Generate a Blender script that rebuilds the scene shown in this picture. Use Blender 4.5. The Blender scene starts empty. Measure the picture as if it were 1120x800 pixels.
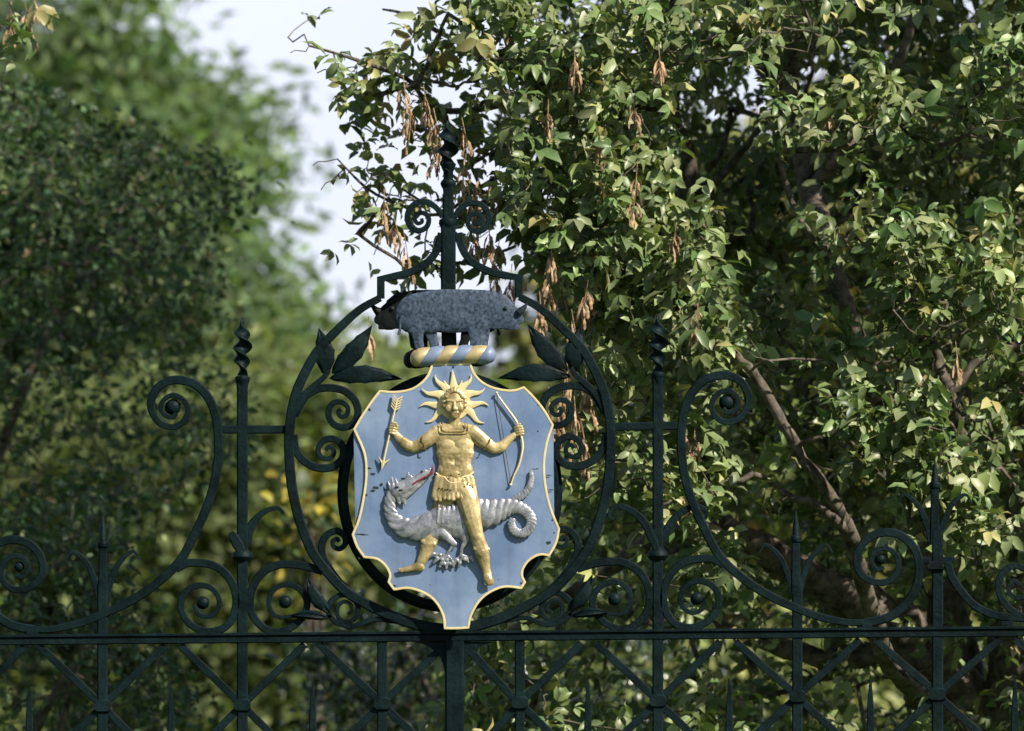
import bpy, bmesh, math, random
import numpy as np
from mathutils import Vector, Matrix

C = bpy.context.scene.collection
rng = np.random.default_rng(7)
random.seed(7)

# ------------------------------------------------------------------ camera, sky, sun, exposure
S = 0.0025            # metres per photograph pixel in the plane of the gate (y = 0)
DIST = 14.0           # camera to gate
XC, ZC, ZM = 0.16, 1.70, 3.43
cam = bpy.data.cameras.new('camera')
camo = bpy.data.objects.new('camera', cam); C.objects.link(camo)
camo.location = (XC, -DIST, ZC); camo.rotation_euler = (math.pi/2, 0, 0)
cam.sensor_width = 36.0; cam.lens = 36.0*DIST/(1120*S)
cam.shift_y = (ZM-ZC)/(1120*S)
cam.clip_start = 0.1; cam.clip_end = 2000
cam.dof.use_dof = True; cam.dof.focus_distance = DIST-0.03; cam.dof.aperture_fstop = 4.0
bpy.context.scene.camera = camo

SUN = Vector((0.60, -0.50, 0.66)).normalized()
world = bpy.data.worlds.new('World'); bpy.context.scene.world = world
world.use_nodes = True
nt = world.node_tree; nt.nodes.clear()
out = nt.nodes.new('ShaderNodeOutputWorld'); bg = nt.nodes.new('ShaderNodeBackground')
sky = nt.nodes.new('ShaderNodeTexSky'); sky.sky_type = 'NISHITA'; sky.sun_disc = False
sky.sun_elevation = math.asin(SUN.z); sky.sun_rotation = math.atan2(SUN.x, SUN.y)
sky.air_density = 1.2; sky.dust_density = 1.0
tc = nt.nodes.new('ShaderNodeTexCoord'); nz = nt.nodes.new('ShaderNodeTexNoise')
nz.inputs['Scale'].default_value = 4.0; nz.inputs['Detail'].default_value = 6
sep = nt.nodes.new('ShaderNodeSeparateXYZ')
rmp = nt.nodes.new('ShaderNodeMapRange'); rmp.inputs['From Min'].default_value = 0.3; rmp.inputs['From Max'].default_value = 0.62
rmp.inputs['To Min'].default_value = 0.72; rmp.inputs['To Max'].default_value = 1.0
hgt = nt.nodes.new('ShaderNodeMapRange'); hgt.inputs['From Min'].default_value = 0.35; hgt.inputs['From Max'].default_value = 0.75
hgt.inputs['To Min'].default_value = 1.0; hgt.inputs['To Max'].default_value = 0.15
mul = nt.nodes.new('ShaderNodeMath'); mul.operation = 'MULTIPLY'
mix = nt.nodes.new('ShaderNodeMixRGB'); mix.inputs['Color2'].default_value = (10.2, 10.7, 12.4, 1)
nt.links.new(tc.outputs['Generated'], nz.inputs['Vector']); nt.links.new(tc.outputs['Generated'], sep.inputs[0])
nt.links.new(nz.outputs['Fac'], rmp.inputs['Value']); nt.links.new(sep.outputs['Z'], hgt.inputs['Value'])
nt.links.new(rmp.outputs[0], mul.inputs[0]); nt.links.new(hgt.outputs[0], mul.inputs[1])
fwd = nt.nodes.new('ShaderNodeMapRange'); fwd.inputs['From Min'].default_value = 0.3; fwd.inputs['From Max'].default_value = 0.75
mul2 = nt.nodes.new('ShaderNodeMath'); mul2.operation = 'MULTIPLY'       # the cloud bank stands to the north, behind the trees
nt.links.new(sep.outputs['Y'], fwd.inputs['Value']); nt.links.new(mul.outputs[0], mul2.inputs[0]); nt.links.new(fwd.outputs[0], mul2.inputs[1])
nt.links.new(mul2.outputs[0], mix.inputs['Fac']); nt.links.new(sky.outputs[0], mix.inputs['Color1'])
nt.links.new(mix.outputs[0], bg.inputs['Color']); bg.inputs['Strength'].default_value = 0.06
nt.links.new(bg.outputs[0], out.inputs['Surface'])

sl = bpy.data.lights.new('sun', 'SUN'); sl.energy = 5.0; sl.angle = math.radians(0.5); sl.color = (1.0, 0.92, 0.76)
slo = bpy.data.objects.new('sun', sl); C.objects.link(slo)
slo.rotation_euler = (-SUN).to_track_quat('-Z', 'Y').to_euler(); slo.location = SUN*40

vs = bpy.context.scene.view_settings
vs.view_transform = 'Standard'; vs.look = 'None'; vs.exposure = 0.68; vs.gamma = 1.0; vs.use_curve_mapping = False
cy = bpy.context.scene.cycles
cy.max_bounces = 6; cy.transparent_max_bounces = 4; cy.transmission_bounces = 3
cy.diffuse_bounces = 3; cy.glossy_bounces = 2

# ------------------------------------------------------------------ helpers
def P(px, py, y=0.0):
    k = (DIST+y)/DIST
    return Vector((XC+(px-560)*S*k, y, ZC+((400-py)*S+ZM-ZC)*k))

def PA(a, y):                                   # the same for arrays
    a = np.asarray(a, float); y = np.broadcast_to(np.asarray(y, float), a.shape[:1]); k = (DIST+y)/DIST
    return np.stack([XC+(a[:, 0]-560)*S*k, y, ZC+((400-a[:, 1])*S+ZM-ZC)*k], 1)

def thing(name, label, cat, loc=(0, 0, 0), group=None, kind=None):
    o = bpy.data.objects.new(name, None); C.objects.link(o); o.location = loc; o.empty_display_size = 0.1
    o['label'] = label; o['category'] = cat
    if group: o['group'] = group
    if kind: o['kind'] = kind
    return o

def link(name, me, m, parent=None, label=None):
    o = bpy.data.objects.new(name, me); C.objects.link(o)
    for mm in (m if isinstance(m, (list, tuple)) else [m]): me.materials.append(mm)
    if parent is not None:
        o.parent = parent
        bpy.context.view_layer.update()
        o.matrix_parent_inverse = parent.matrix_world.inverted()
    if label: o['label'] = label
    return o

def obj(name, bm, m, parent=None, smooth=40, label=None):
    bmesh.ops.recalc_face_normals(bm, faces=bm.faces)
    me = bpy.data.meshes.new(name); bm.to_mesh(me); bm.free()
    if smooth:
        for p in me.polygons: p.use_smooth = True
        me.set_sharp_from_angle(angle=math.radians(smooth))
    return link(name, me, m, parent, label)

def tri_mesh(name, V, F, col=None):
    me = bpy.data.meshes.new(name)
    V = np.ascontiguousarray(V, np.float32); F = np.ascontiguousarray(F, np.int32)
    n, k = F.shape
    me.vertices.add(len(V)); me.vertices.foreach_set('co', V.ravel())
    me.loops.add(n*k); me.loops.foreach_set('vertex_index', F.ravel())
    me.polygons.add(n); me.polygons.foreach_set('loop_start', np.arange(0, n*k, k, dtype=np.int32))
    try: me.polygons.foreach_set('loop_total', np.full(n, k, np.int32))
    except Exception: pass
    me.polygons.foreach_set('use_smooth', np.ones(n, bool))
    me.update(calc_edges=True)
    if col is not None:
        at = me.attributes.new('tint', 'FLOAT_COLOR', 'POINT')
        at.data.foreach_set('color', np.ascontiguousarray(col, np.float32).ravel())
    return me

def catmull(pts, sub=6, closed=False):
    pts = [np.array(p, float) for p in pts]; n = len(pts); o = []
    for i in range(n if closed else n-1):
        p1, p2 = pts[i], pts[(i+1) % n]
        p0 = pts[(i-1) % n] if (closed or i > 0) else 2*p1-p2
        p3 = pts[(i+2) % n] if (closed or i+2 < n) else 2*p2-p1
        for j in range(sub):
            t = j/sub
            o.append(0.5*((2*p1)+(-p0+p2)*t+(2*p0-5*p1+4*p2-p3)*t*t+(-p0+3*p1-3*p2+p3)*t**3))
    if not closed: o.append(pts[-1])
    return np.array(o)

def sweep(bm, pts, w, d, y=0.0, closed=False, ch=0.25, mat=0):
    """a chamfered bar of in-plane width w (px, scalar or list along the line) and depth d (m) bent along a line in the plane y"""
    pts = np.asarray(pts, float); n = len(pts)
    w = np.interp(np.linspace(0, 1, n), np.linspace(0, 1, len(w)), w) if hasattr(w, '__len__') else np.full(n, float(w))
    if closed: t = np.roll(pts, -1, 0)-np.roll(pts, 1, 0)
    else: t = np.gradient(pts, axis=0)
    t /= np.maximum(np.linalg.norm(t, axis=1, keepdims=True), 1e-9)
    nr = np.stack([-t[:, 1], t[:, 0]], 1)
    # mitre: widen at sharp corners
    rings = []
    for i in range(n):
        a = w[i]/2; b = d/2; c = min(a*S, b)*ch
        m = 1.0
        if 0 < i < n-1 or closed:
            e = pts[(i+1) % n]-pts[i]; e = e/max(np.linalg.norm(e), 1e-9)
            cs = abs(float(e[0]*t[i, 0]+e[1]*t[i, 1])); m = 1/max(cs, 0.6)
        a *= m
        ca = c/S
        sec = [(-a, -b+c), (-a+ca, -b), (a-ca, -b), (a, -b+c), (a, b-c), (a-ca, b), (-a+ca, b), (-a, b-c)]
        rings.append([bm.verts.new(P(pts[i, 0]+nr[i, 0]*u, pts[i, 1]+nr[i, 1]*u, y+v)) for u, v in sec])
    K = 8
    for i in range(n if closed else n-1):
        A, B = rings[i], rings[(i+1) % n]
        for j in range(K):
            f = bm.faces.new((A[j], A[(j+1) % K], B[(j+1) % K], B[j])); f.material_index = mat
    if not closed:
        bm.faces.new(rings[0][::-1]).material_index = mat; bm.faces.new(rings[-1]).material_index = mat

def lathe(bm, cx, prof, y=0.0, n=16):
    """turned piece on a vertical axis at pixel cx: prof = [(py, radius px)]"""
    rings = []
    for py, r in prof:
        c = P(cx, py, y)
        rings.append([bm.verts.new(c+Vector((math.cos(a)*r*S, math.sin(a)*r*S, 0))) for a in [2*math.pi*k/n for k in range(n)]])
    for A, B in zip(rings, rings[1:]):
        for j in range(n): bm.faces.new((A[j], A[(j+1) % n], B[(j+1) % n], B[j]))
    bm.faces.new(rings[0]); bm.faces.new(rings[-1][::-1])

def tube(bm, pts, r, n=8, mat=0):
    """round tube through world points, radius scalar or list"""
    pts = [Vector(p) for p in pts]; m = len(pts)
    rr = np.interp(np.linspace(0, 1, m), np.linspace(0, 1, len(r)), r) if hasattr(r, '__len__') else [r]*m
    prev = None; rings = []
    for i in range(m):
        t = (pts[min(i+1, m-1)]-pts[max(i-1, 0)]).normalized()
        if prev is None:
            u = t.orthogonal().normalized()
        else:
            u = (prev-t*prev.dot(t)).normalized()
        prev = u; v = t.cross(u)
        rings.append([bm.verts.new(pts[i]+(u*math.cos(2*math.pi*k/n)+v*math.sin(2*math.pi*k/n))*rr[i]) for k in range(n)])
    for A, B in zip(rings, rings[1:]):
        for j in range(n):
            f = bm.faces.new((A[j], A[(j+1) % n], B[(j+1) % n], B[j])); f.material_index = mat
    bm.faces.new(rings[0][::-1]).material_index = mat; bm.faces.new(rings[-1]).material_index = mat

def ball(bm, c, r, sub=2, scale=(1, 1, 1)):
    M = Matrix.Translation(c) @ Matrix.Diagonal((r*scale[0], r*scale[1], r*scale[2], 1))
    bmesh.ops.create_icosphere(bm, subdivisions=sub, radius=1.0, matrix=M)

# ------------------------------------------------------------------ materials
def mat(name, col, rough=0.5, metal=0.0, spec=0.5, var=0.25, scale=30.0, bump=0.0, bscale=200.0, col2=None, streak=0.0):
    m = bpy.data.materials.new(name); m.use_nodes = True
    n = m.node_tree.nodes; l = m.node_tree.links
    b = n['Principled BSDF']; b.inputs['Roughness'].default_value = rough; b.inputs['Metallic'].default_value = metal
    b.inputs['Specular IOR Level'].default_value = spec
    t = n.new('ShaderNodeTexCoord'); z = n.new('ShaderNodeTexNoise'); z.inputs['Scale'].default_value = scale
    z.inputs['Detail'].default_value = 5; z.inputs['Roughness'].default_value = 0.65
    r = n.new('ShaderNodeValToRGB'); r.color_ramp.elements[0].position = 0.35; r.color_ramp.elements[1].position = 0.68
    a = tuple(c*(1-var) for c in col); d = tuple(c*(1+var) for c in (col2 or col))
    r.color_ramp.elements[0].color = (*a, 1); r.color_ramp.elements[1].color = (*d, 1)
    l.new(t.outputs['Object'], z.inputs['Vector']); l.new(z.outputs['Fac'], r.inputs['Fac']); l.new(r.outputs[0], b.inputs['Base Color'])
    mr = n.new('ShaderNodeMapRange'); mr.inputs['To Min'].default_value = max(rough-0.1, 0.05); mr.inputs['To Max'].default_value = rough+0.15
    l.new(z.outputs['Fac'], mr.inputs['Value']); l.new(mr.outputs[0], b.inputs['Roughness'])
    if streak:                                     # dust and rain streaks run down the paint
        mp = n.new('ShaderNodeMapping'); mp.inputs['Scale'].default_value = (38, 38, 3.5); z3 = n.new('ShaderNodeTexNoise'); z3.inputs['Scale'].default_value = 1.0; z3.inputs['Detail'].default_value = 6
        m3 = n.new('ShaderNodeMapRange'); m3.inputs['From Min'].default_value = 0.48; m3.inputs['From Max'].default_value = 0.75; m3.inputs['To Max'].default_value = streak
        x3 = n.new('ShaderNodeMixRGB'); x3.inputs['Color2'].default_value = (0.07, 0.09, 0.13, 1)
        l.new(t.outputs['Object'], mp.inputs['Vector']); l.new(mp.outputs[0], z3.inputs['Vector']); l.new(z3.outputs['Fac'], m3.inputs['Value'])
        l.new(m3.outputs[0], x3.inputs['Fac']); l.new(r.outputs[0], x3.inputs['Color1']); l.new(x3.outputs[0], b.inputs['Base Color'])
    if bump:
        z2 = n.new('ShaderNodeTexNoise'); z2.inputs['Scale'].default_value = bscale; z2.inputs['Detail'].default_value = 4
        bp = n.new('ShaderNodeBump'); bp.inputs['Strength'].default_value = bump; bp.inputs['Distance'].default_value = 0.002
        l.new(t.outputs['Object'], z2.inputs['Vector']); l.new(z2.outputs['Fac'], bp.inputs['Height']); l.new(bp.outputs[0], b.inputs['Normal'])
    return m

M_iron = mat('iron_paint', (0.0015, 0.0078, 0.0105), 0.52, 0, 0.10, 0.4, 14, 0.9, 90, (0.0035, 0.0105, 0.0130))
M_irondark = mat('iron_paint_reverse', (0.003, 0.007, 0.008), 0.55, 0, 0.2, 0.3, 25, 0.4, 160)
M_blue = mat('blue_paint', (0.112, 0.176, 0.325), 0.34, 0, 0.5, 0.06, 4.5, 0.12, 60, (0.21, 0.28, 0.43), 0.3)
M_chip = mat('bare_iron', (0.015, 0.025, 0.028), 0.7, 0, 0.3, 0.4, 120)
M_gold = mat('gold_leaf', (0.34, 0.255, 0.115), 0.40, 0.42, 0.4, 0.22, 30, 0.45, 110, (0.54, 0.43, 0.23))
M_gilt = mat('pale_gilt', (0.70, 0.58, 0.32), 0.4, 0.2, 0.5, 0.08, 40, 0.2, 140)
M_golddark = mat('dark_gold', (0.10, 0.065, 0.02), 0.6, 0.2, 0.4, 0.3, 80)
M_silver = mat('silver_paint', (0.215, 0.230, 0.275), 0.36, 0.5, 0.5, 0.25, 40, 0.4, 110, (0.36, 0.36, 0.40))
M_red = mat('red_paint', (0.16, 0.02, 0.035), 0.5, 0, 0.5, 0.2, 60)
M_rhino = mat('slate_grey_paint', (0.017, 0.031, 0.060), 0.6, 0, 0.3, 0.45, 105, 0.8, 110, (0.046, 0.068, 0.112))
M_horn = mat('dark_horn_paint', (0.014, 0.02, 0.034), 0.75, 0, 0.15, 0.3, 75)
M_torseblue = mat('wreath_blue', (0.15, 0.20, 0.32), 0.45, 0, 0.5, 0.1, 60)
M_torsegold = mat('wreath_gold', (0.48, 0.385, 0.21), 0.42, 0.4, 0.5, 0.12, 60)
M_bark = mat('bark', (0.055, 0.045, 0.037), 0.85, 0, 0.2, 0.5, 26, 1.0, 45, (0.125, 0.105, 0.088))
M_pod = mat('dry_pod', (0.20, 0.115, 0.062), 0.6, 0, 0.3, 0.45, 45, 0, 1, (0.38, 0.255, 0.16))
M_lawn = mat('lawn', (0.045, 0.085, 0.02), 0.9, 0, 0.1, 0.4, 3)

def leaf_mat(name, trans=0.3, rough=0.45, spec=0.4, mottle=0.5, edge=(0.20, 0.17, 0.06)):
    m = bpy.data.materials.new(name); m.use_nodes = True
    n = m.node_tree.nodes; l = m.node_tree.links; b = n['Principled BSDF']
    a = n.new('ShaderNodeAttribute'); a.attribute_name = 'tint'
    t = n.new('ShaderNodeTexCoord'); z = n.new('ShaderNodeTexNoise'); z.inputs['Scale'].default_value = 45; z.inputs['Detail'].default_value = 3
    l.new(t.outputs['Object'], z.inputs['Vector'])
    mr = n.new('ShaderNodeMapRange'); mr.inputs['From Min'].default_value = 0.5; mr.inputs['From Max'].default_value = 0.75
    mr.inputs['To Max'].default_value = mottle
    l.new(z.outputs['Fac'], mr.inputs['Value'])
    mx = n.new('ShaderNodeMixRGB'); mx.inputs['Color2'].default_value = (*edge, 1)
    l.new(mr.outputs[0], mx.inputs['Fac']); l.new(a.outputs['Color'], mx.inputs['Color1'])
    l.new(mx.outputs[0], b.inputs['Base Color'])
    b.inputs['Roughness'].default_value = rough; b.inputs['Specular IOR Level'].default_value = spec
    tr = n.new('ShaderNodeBsdfTranslucent')
    g = n.new('ShaderNodeMixRGB'); g.blend_type = 'MULTIPLY'; g.inputs['Fac'].default_value = 1; g.inputs['Color2'].default_value = (1.25, 1.3, 0.55, 1)
    l.new(mx.outputs[0], g.inputs['Color1']); l.new(g.outputs[0], tr.inputs['Color'])
    ms = n.new('ShaderNodeMixShader'); ms.inputs['Fac'].default_value = trans
    l.new(b.outputs[0], ms.inputs[1]); l.new(tr.outputs[0], ms.inputs[2])
    l.new(ms.outputs[0], n['Material Output'].inputs['Surface'])
    return m
M_leaf = leaf_mat('laburnum_leaf', 0.2, 0.42, 0.42, 0.3, (0.30, 0.27, 0.12))
M_small = leaf_mat('small_leaf', 0.25, 0.5, 0.35, 0.15)
M_far = leaf_mat('feathery_leaf', 0.45, 0.6, 0.2, 0.1)
M_gloss = leaf_mat('glossy_leaf', 0.15, 0.22, 0.6, 0.1)

# ------------------------------------------------------------------ ground
me = tri_mesh('ground', np.array([[-400, -400, 0], [400, -400, 0], [400, 600, 0], [-400, 600, 0]]), np.array([[0, 1, 2, 3]]))
g = link('ground', me, M_lawn); g['kind'] = 'structure'

# ------------------------------------------------------------------ the iron gate
gate = thing('iron_gate', 'dark green wrought iron gate with scrolls, lattice and twisted finials holding the shield', 'gate', (P(492, 700).x, 0, 0))
SL = 0.0085
def mir(pts):                                    # mirror a left-hand line to the right of the gate's middle
    return [(984-p[0], p[1]-2*SL*(492-p[0])) for p in pts]
def bar(name, pts, w, d, y=0.0, sub=6, both=True, closed=False, smooth=40):
    for q in ([pts, mir(pts)] if both else [pts]):
        bm = bmesh.new(); sweep(bm, catmull(q, sub, closed) if sub else q, w, d, y, closed)
        obj(name, bm, M_iron, gate, smooth)
def ry(x): return 696-SL*(x-497)                 # height of the rail at pixel x

# rail: a bar with a thin cap
bm = bmesh.new()
sweep(bm, [(x, ry(x)+1.5) for x in (-260, 100, 497, 900, 1260)], 8.5, 0.034); sweep(bm, [(x, ry(x)-4.2) for x in (-260, 100, 497, 900, 1260)], 3, 0.044)
obj('rail', bm, M_iron, gate)
for yy in (845, 1500):
    bm = bmesh.new(); sweep(bm, [(x, yy-SL*(x-497)) for x in (-260, 497, 1260)], 9, 0.03); obj('rail', bm, M_iron, gate)
BOT = 1775
def vbar(cx, top, w, d, name='bar', y=0.0, extra=None):
    bm = bmesh.new(); sweep(bm, [(cx, top), (cx, (top+BOT)/2), (cx, BOT)], w, d, y)
    return obj(name, bm, M_iron, gate)
vbar(497, ry(497)+5, 21, 0.045, 'meeting_stile')
for cx in (418, 568.5): vbar(cx, ry(cx)+5, 11, 0.026)
for cx in (265, 719.5): vbar(cx, 418 if cx < 400 else 411, 12, 0.03, 'post')
for cx in (112, 872): vbar(cx, 640 if cx < 400 else 634, 11.5, 0.028)
for cx in (-42, 1025.5): vbar(cx, 590 if cx < 400 else 580, 12.5, 0.03, 'post')
for cx in (-195, 1178): vbar(cx, ry(cx)+5, 11, 0.028)
# pointed dog bars
for cx, tip in ((-118, 752), (32, 750), (187, 752), (342, 747), (643, 746), (797.5, 742), (952, 740), (1110, 739)):
    bm = bmesh.new(); sweep(bm, [(cx, tip), (cx, tip+45), (cx, tip+60), (cx, BOT)], [1.2, 9.2, 9.2, 9.2, 9.2, 9.2, 9.2, 9.2, 9.2, 9.2, 9.2, 9.2, 9.2, 9.2, 9.2, 9.2, 9.2, 9.2], 0.02, 0.012)
    bm.free(); bm = bmesh.new(); sweep(bm, [(cx, tip), (cx, tip+12), (cx, tip+30), (cx, tip+52)], [1.5, 4, 7, 8.5], 0.02, 0.012); sweep(bm, [(cx, tip+52), (cx, BOT)], 8.5, 0.02, 0.012)
    obj('pointed_bar', bm, M_iron, gate)
# lattice of diagonal braces
def brace(p, q):
    bm = bmesh.new(); sweep(bm, [p, q], 8.5, 0.014, -0.004); obj('brace', bm, M_iron, gate)
nodes = [(-195, 776), (-42, 775), (112, 772.5), (265, 771.5), (418, 770)]
apex = [(-118, 709), (35, 707), (189, 706), (341.5, 705)]
nodesR = [(568.5, 769), (719.5, 767), (872, 762), (1025.5, 760), (1178, 758)]
apexR = [(644, 704), (796, 702), (949, 700), (1102, 699)]
for N, A in ((nodes, apex), (nodesR, apexR)):
    for (nx, ny), (ax, ay), (mx, my) in zip(N, A, N[1:]):
        for (bx, by, sg) in ((nx, ny, 1), (mx, my, -1)):
            brace((ax-sg*8, ay), (bx+sg*6, by-6)); brace((bx+sg*6, by+6), (ax-sg*8, 2*by-ay+2))
    for nx, ny in N:
        bm = bmesh.new(); c = P(nx, ny, 0)
        sweep(bm, [(nx-9, ny), (nx-6, ny), (nx+6, ny), (nx+9, ny)], [9, 15, 15, 9], 0.04)
        obj('lattice_boss', bm, M_iron, gate)
brace((424, 764), (478, 714)); brace((424, 776), (486, 836)); brace((562, 764), (516, 714)); brace((562, 776), (508, 836))
# quarter-round corner brackets beside the meeting stile
for sg in (-1, 1):
    bm = bmesh.new(); arc = [(497+sg*(47-36.5*math.sin(t)), 739-36.5*math.cos(t)) for t in np.linspace(0, math.pi/2, 12)]
    for yy, fl in ((-0.010, 0), (0.006, 1)):
        c_ = bm.verts.new(P(497+sg*10.2, 701.6, yy)); q = [bm.verts.new(P(x, yv, yy)) for x, yv in arc]
        for i in range(11): bm.faces.new((c_, q[i], q[i+1]))
        if fl == 0: q0 = q
    for i in range(11): bm.faces.new((q0[i], q0[i+1], q[i+1], q[i]))
    obj('corner_bracket', bm, M_iron, gate, 30)

# ring round the shield
ring = [(416, 326), (392, 340), (365, 365), (347.5, 384), (335, 405), (325, 427), (319.5, 448), (317, 466), (316, 485), (317, 510), (320, 537),
        (327.6, 569), (340.6, 602), (358, 626), (379.6, 648), (409, 665), (441, 679), (470, 686.5), (492, 689)]
bar('ring', ring, [8, 9.5, 10.5, 11, 11, 11, 11, 11, 11, 11, 12, 13], 0.045)
# ogee at the top of the ring with its square shoulder
og = [tuple(p) for p in catmull([(483, 255), (480, 268), (474, 280), (463, 290.6), (447, 298.5), (431.5, 302.5)], 5)]+[(416.5, 305.5), (416.5, 327)]
bar('ogee', og, 8.5, 0.034, sub=0)
# oval rings behind the shield
for rx, r_y, w, d, yy in ((121, 130, 4.5, 0.008, 0.02), (115.5, 124, 8, 0.03, 0.0)):
    pts = [(492+rx*math.sin(t), 538-r_y*math.cos(t)) for t in np.linspace(0, 2*math.pi, 72, endpoint=False)]
    bar('oval_ring', pts, w, d, yy, 0, False, True)
# cross bars between ring and scroll
bar('cross_bar', [(238, 470), (275, 470), (318, 470)], 9, 0.024, -0.002)
# great S scrolls
big = [(193, 452), (188, 456.5), (180, 454), (176, 446), (180, 437), (190, 432.5), (201, 438), (206, 449), (201, 461), (189, 467.5), (175, 463), (167, 452), (165, 440), (171, 426),
       (183, 417.5), (197, 416), (214, 421), (227, 434), (235, 452), (238.5, 472), (239, 492), (236, 520), (228, 550), (214, 582), (196, 614.5), (168, 641),
       (140, 659), (115, 671), (87, 682), (60, 688), (38, 689)]
bar('great_scroll', big, [5, 5, 5.5, 6, 7, 8.5, 9.5, 10, 10, 10, 10, 10, 9, 7], 0.032)
end = [(38, 689), (16, 685), (0, 676), (-14, 660), (-21, 640), (-20, 618), (-10, 601), (6, 591.5), (24, 592), (39, 601), (47, 618), (43, 634), (30, 644), (15, 645), (4, 637), (1, 625), (6, 613), (17, 608), (28, 613), (31, 623), (25, 631), (17, 629)]
bar('end_scroll', end, [10, 10, 10, 9.5, 9, 8, 7, 6, 5, 4.5], 0.03)
out_s = [(-52, 624), (-58, 642), (-71, 661), (-86, 675), (-108, 684), (-136, 687), (-170, 687)]
bar('outer_curve', out_s, 9, 0.03)
bar('outer_scroll', [(-136, 687), (-118, 674), (-108, 655), (-112, 638), (-124, 630), (-138, 634), (-144, 648), (-138, 662), (-126, 664), (-119, 656), (-124, 646), (-131, 650)], [8, 8, 7, 6, 5, 4.5], 0.028)
bar('scroll_link', [(-20, 622), (-40, 622), (-60, 622)], 7.4, 0.025)
# balls in the eyes of the scrolls
def eye(cx, cyy, r):
    for (x, yv) in ((cx, cyy), mir([(cx, cyy)])[0]):
        bm = bmesh.new(); ball(bm, P(x, yv, 0), r*S, 2, (1, 0.8, 1)); obj('scroll_eye', bm, M_iron, gate)
eye(189, 445.5, 9); eye(21, 620, 6); eye(222, 659.5, 7.5); eye(312, 658.5, 7.5)
# low scrolls either side of the post
ls = [(192, 623), (204, 616.5), (219, 616), (234, 619), (247, 628), (256, 643), (258.5, 661), (253, 678), (243, 688), (226, 691), (208, 683), (198.5, 668), (199.5, 653), (209, 643), (222, 640.5), (234, 646), (240, 658), (236, 670), (226, 675), (216, 671), (213, 662)]
bar('low_scroll', ls, [9, 9, 9, 9, 9, 8.5, 8, 7.5, 7, 6, 5.5, 5, 4.5], 0.03)
ls2 = [(353, 625), (338, 620.5), (320, 617.5), (303, 618.5), (288, 626), (278, 639), (273.5, 655), (276, 672), (287, 686), (302, 691.5), (318, 687), (331, 675), (336, 661), (331, 648), (319, 640), (306, 641), (296.5, 649), (294, 661), (299, 672), (308, 676)]
bar('low_scroll', ls2, [9, 9, 9, 9, 9, 8.5, 8, 7.5, 7, 6, 5.5, 5, 4.5], 0.03, 0.002)
tend = [(446, 682), (428, 679.5), (409, 677.5), (396, 682), (385, 685), (370, 682), (360.5, 673), (360, 662), (367, 653.5), (378, 650.5), (388, 656), (392, 667), (388, 677), (378, 680.5), (370, 675), (369, 665), (375, 658.5), (383, 661), (385, 668.5), (380, 672)]
bar('tendril_scroll', tend, [5, 5.5, 6, 6.5, 6.5, 6, 5.5, 5, 4.5, 4, 3.5], 0.024, -0.004)
bar('stem', [(362, 674), (352, 676), (338, 675), (322, 674), (306, 676)], [4, 5, 4.5, 3], 0.02, -0.006)
# scrolls inside the ring
us = [(322, 455), (328, 443), (335, 433), (347, 426), (362, 424.5), (377, 428), (388, 438), (391.5, 451), (387.5, 462.5), (378, 467.5), (367, 465.5), (360, 457), (360, 447), (366, 440.5), (374.5, 440.5), (380.5, 446.5), (379, 454), (373, 456), (370, 451), (373, 448)]
bar('ring_scroll', us, [9, 9, 8.5, 8.5, 8, 7.5, 7, 6, 5.5, 5, 4.5], 0.03)
lsr = [(321, 476), (323, 490), (330, 502), (342, 510), (354, 512.5), (366, 510), (374.5, 501), (375, 489.5), (369, 482), (360, 480), (351.5, 484.5), (348, 493), (351.5, 500.5), (358.5, 502), (364.5, 498), (364.5, 491.5), (359.5, 489), (356, 493)]
bar('ring_scroll', lsr, [9, 9, 9, 8.5, 8, 7, 6, 5.5, 5, 4.5], 0.03)
bar('leaf_stem', [(322, 452), (331, 435), (343, 423), (355, 412), (360, 405)], [9, 8, 6, 5], 0.024, -0.006)
fl = [(385, 650), (370, 636), (358.5, 620), (352, 605), (353.6, 591), (361, 583), (370, 581.5), (377, 587), (377.5, 595), (371.5, 600.5), (365, 598), (364, 592), (368.5, 589.5), (371, 593)]
bar('foot_scroll', fl, [9, 9, 8.5, 8, 7.5, 7, 6, 5, 4.5, 4], 0.028)
# top scrolls by the finial
ts = [(484, 238), (478, 228.5), (469, 222), (458, 221.5), (449, 227.5), (445.5, 238), (449, 248), (458, 252.5), (466.5, 248.5), (469, 240), (465, 234), (457.5, 233.5), (453.5, 239), (456.5, 244.5), (461.5, 243), (461, 239)]
for q in (ts, [(980.5-a, b+1) for a, b in ts]):
    bm = bmesh.new(); sweep(bm, catmull(q, 6), [6, 6.5, 6.5, 6.5, 6, 5.5, 5, 4.5, 4], 0.026); obj('top_scroll', bm, M_iron, gate)

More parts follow.
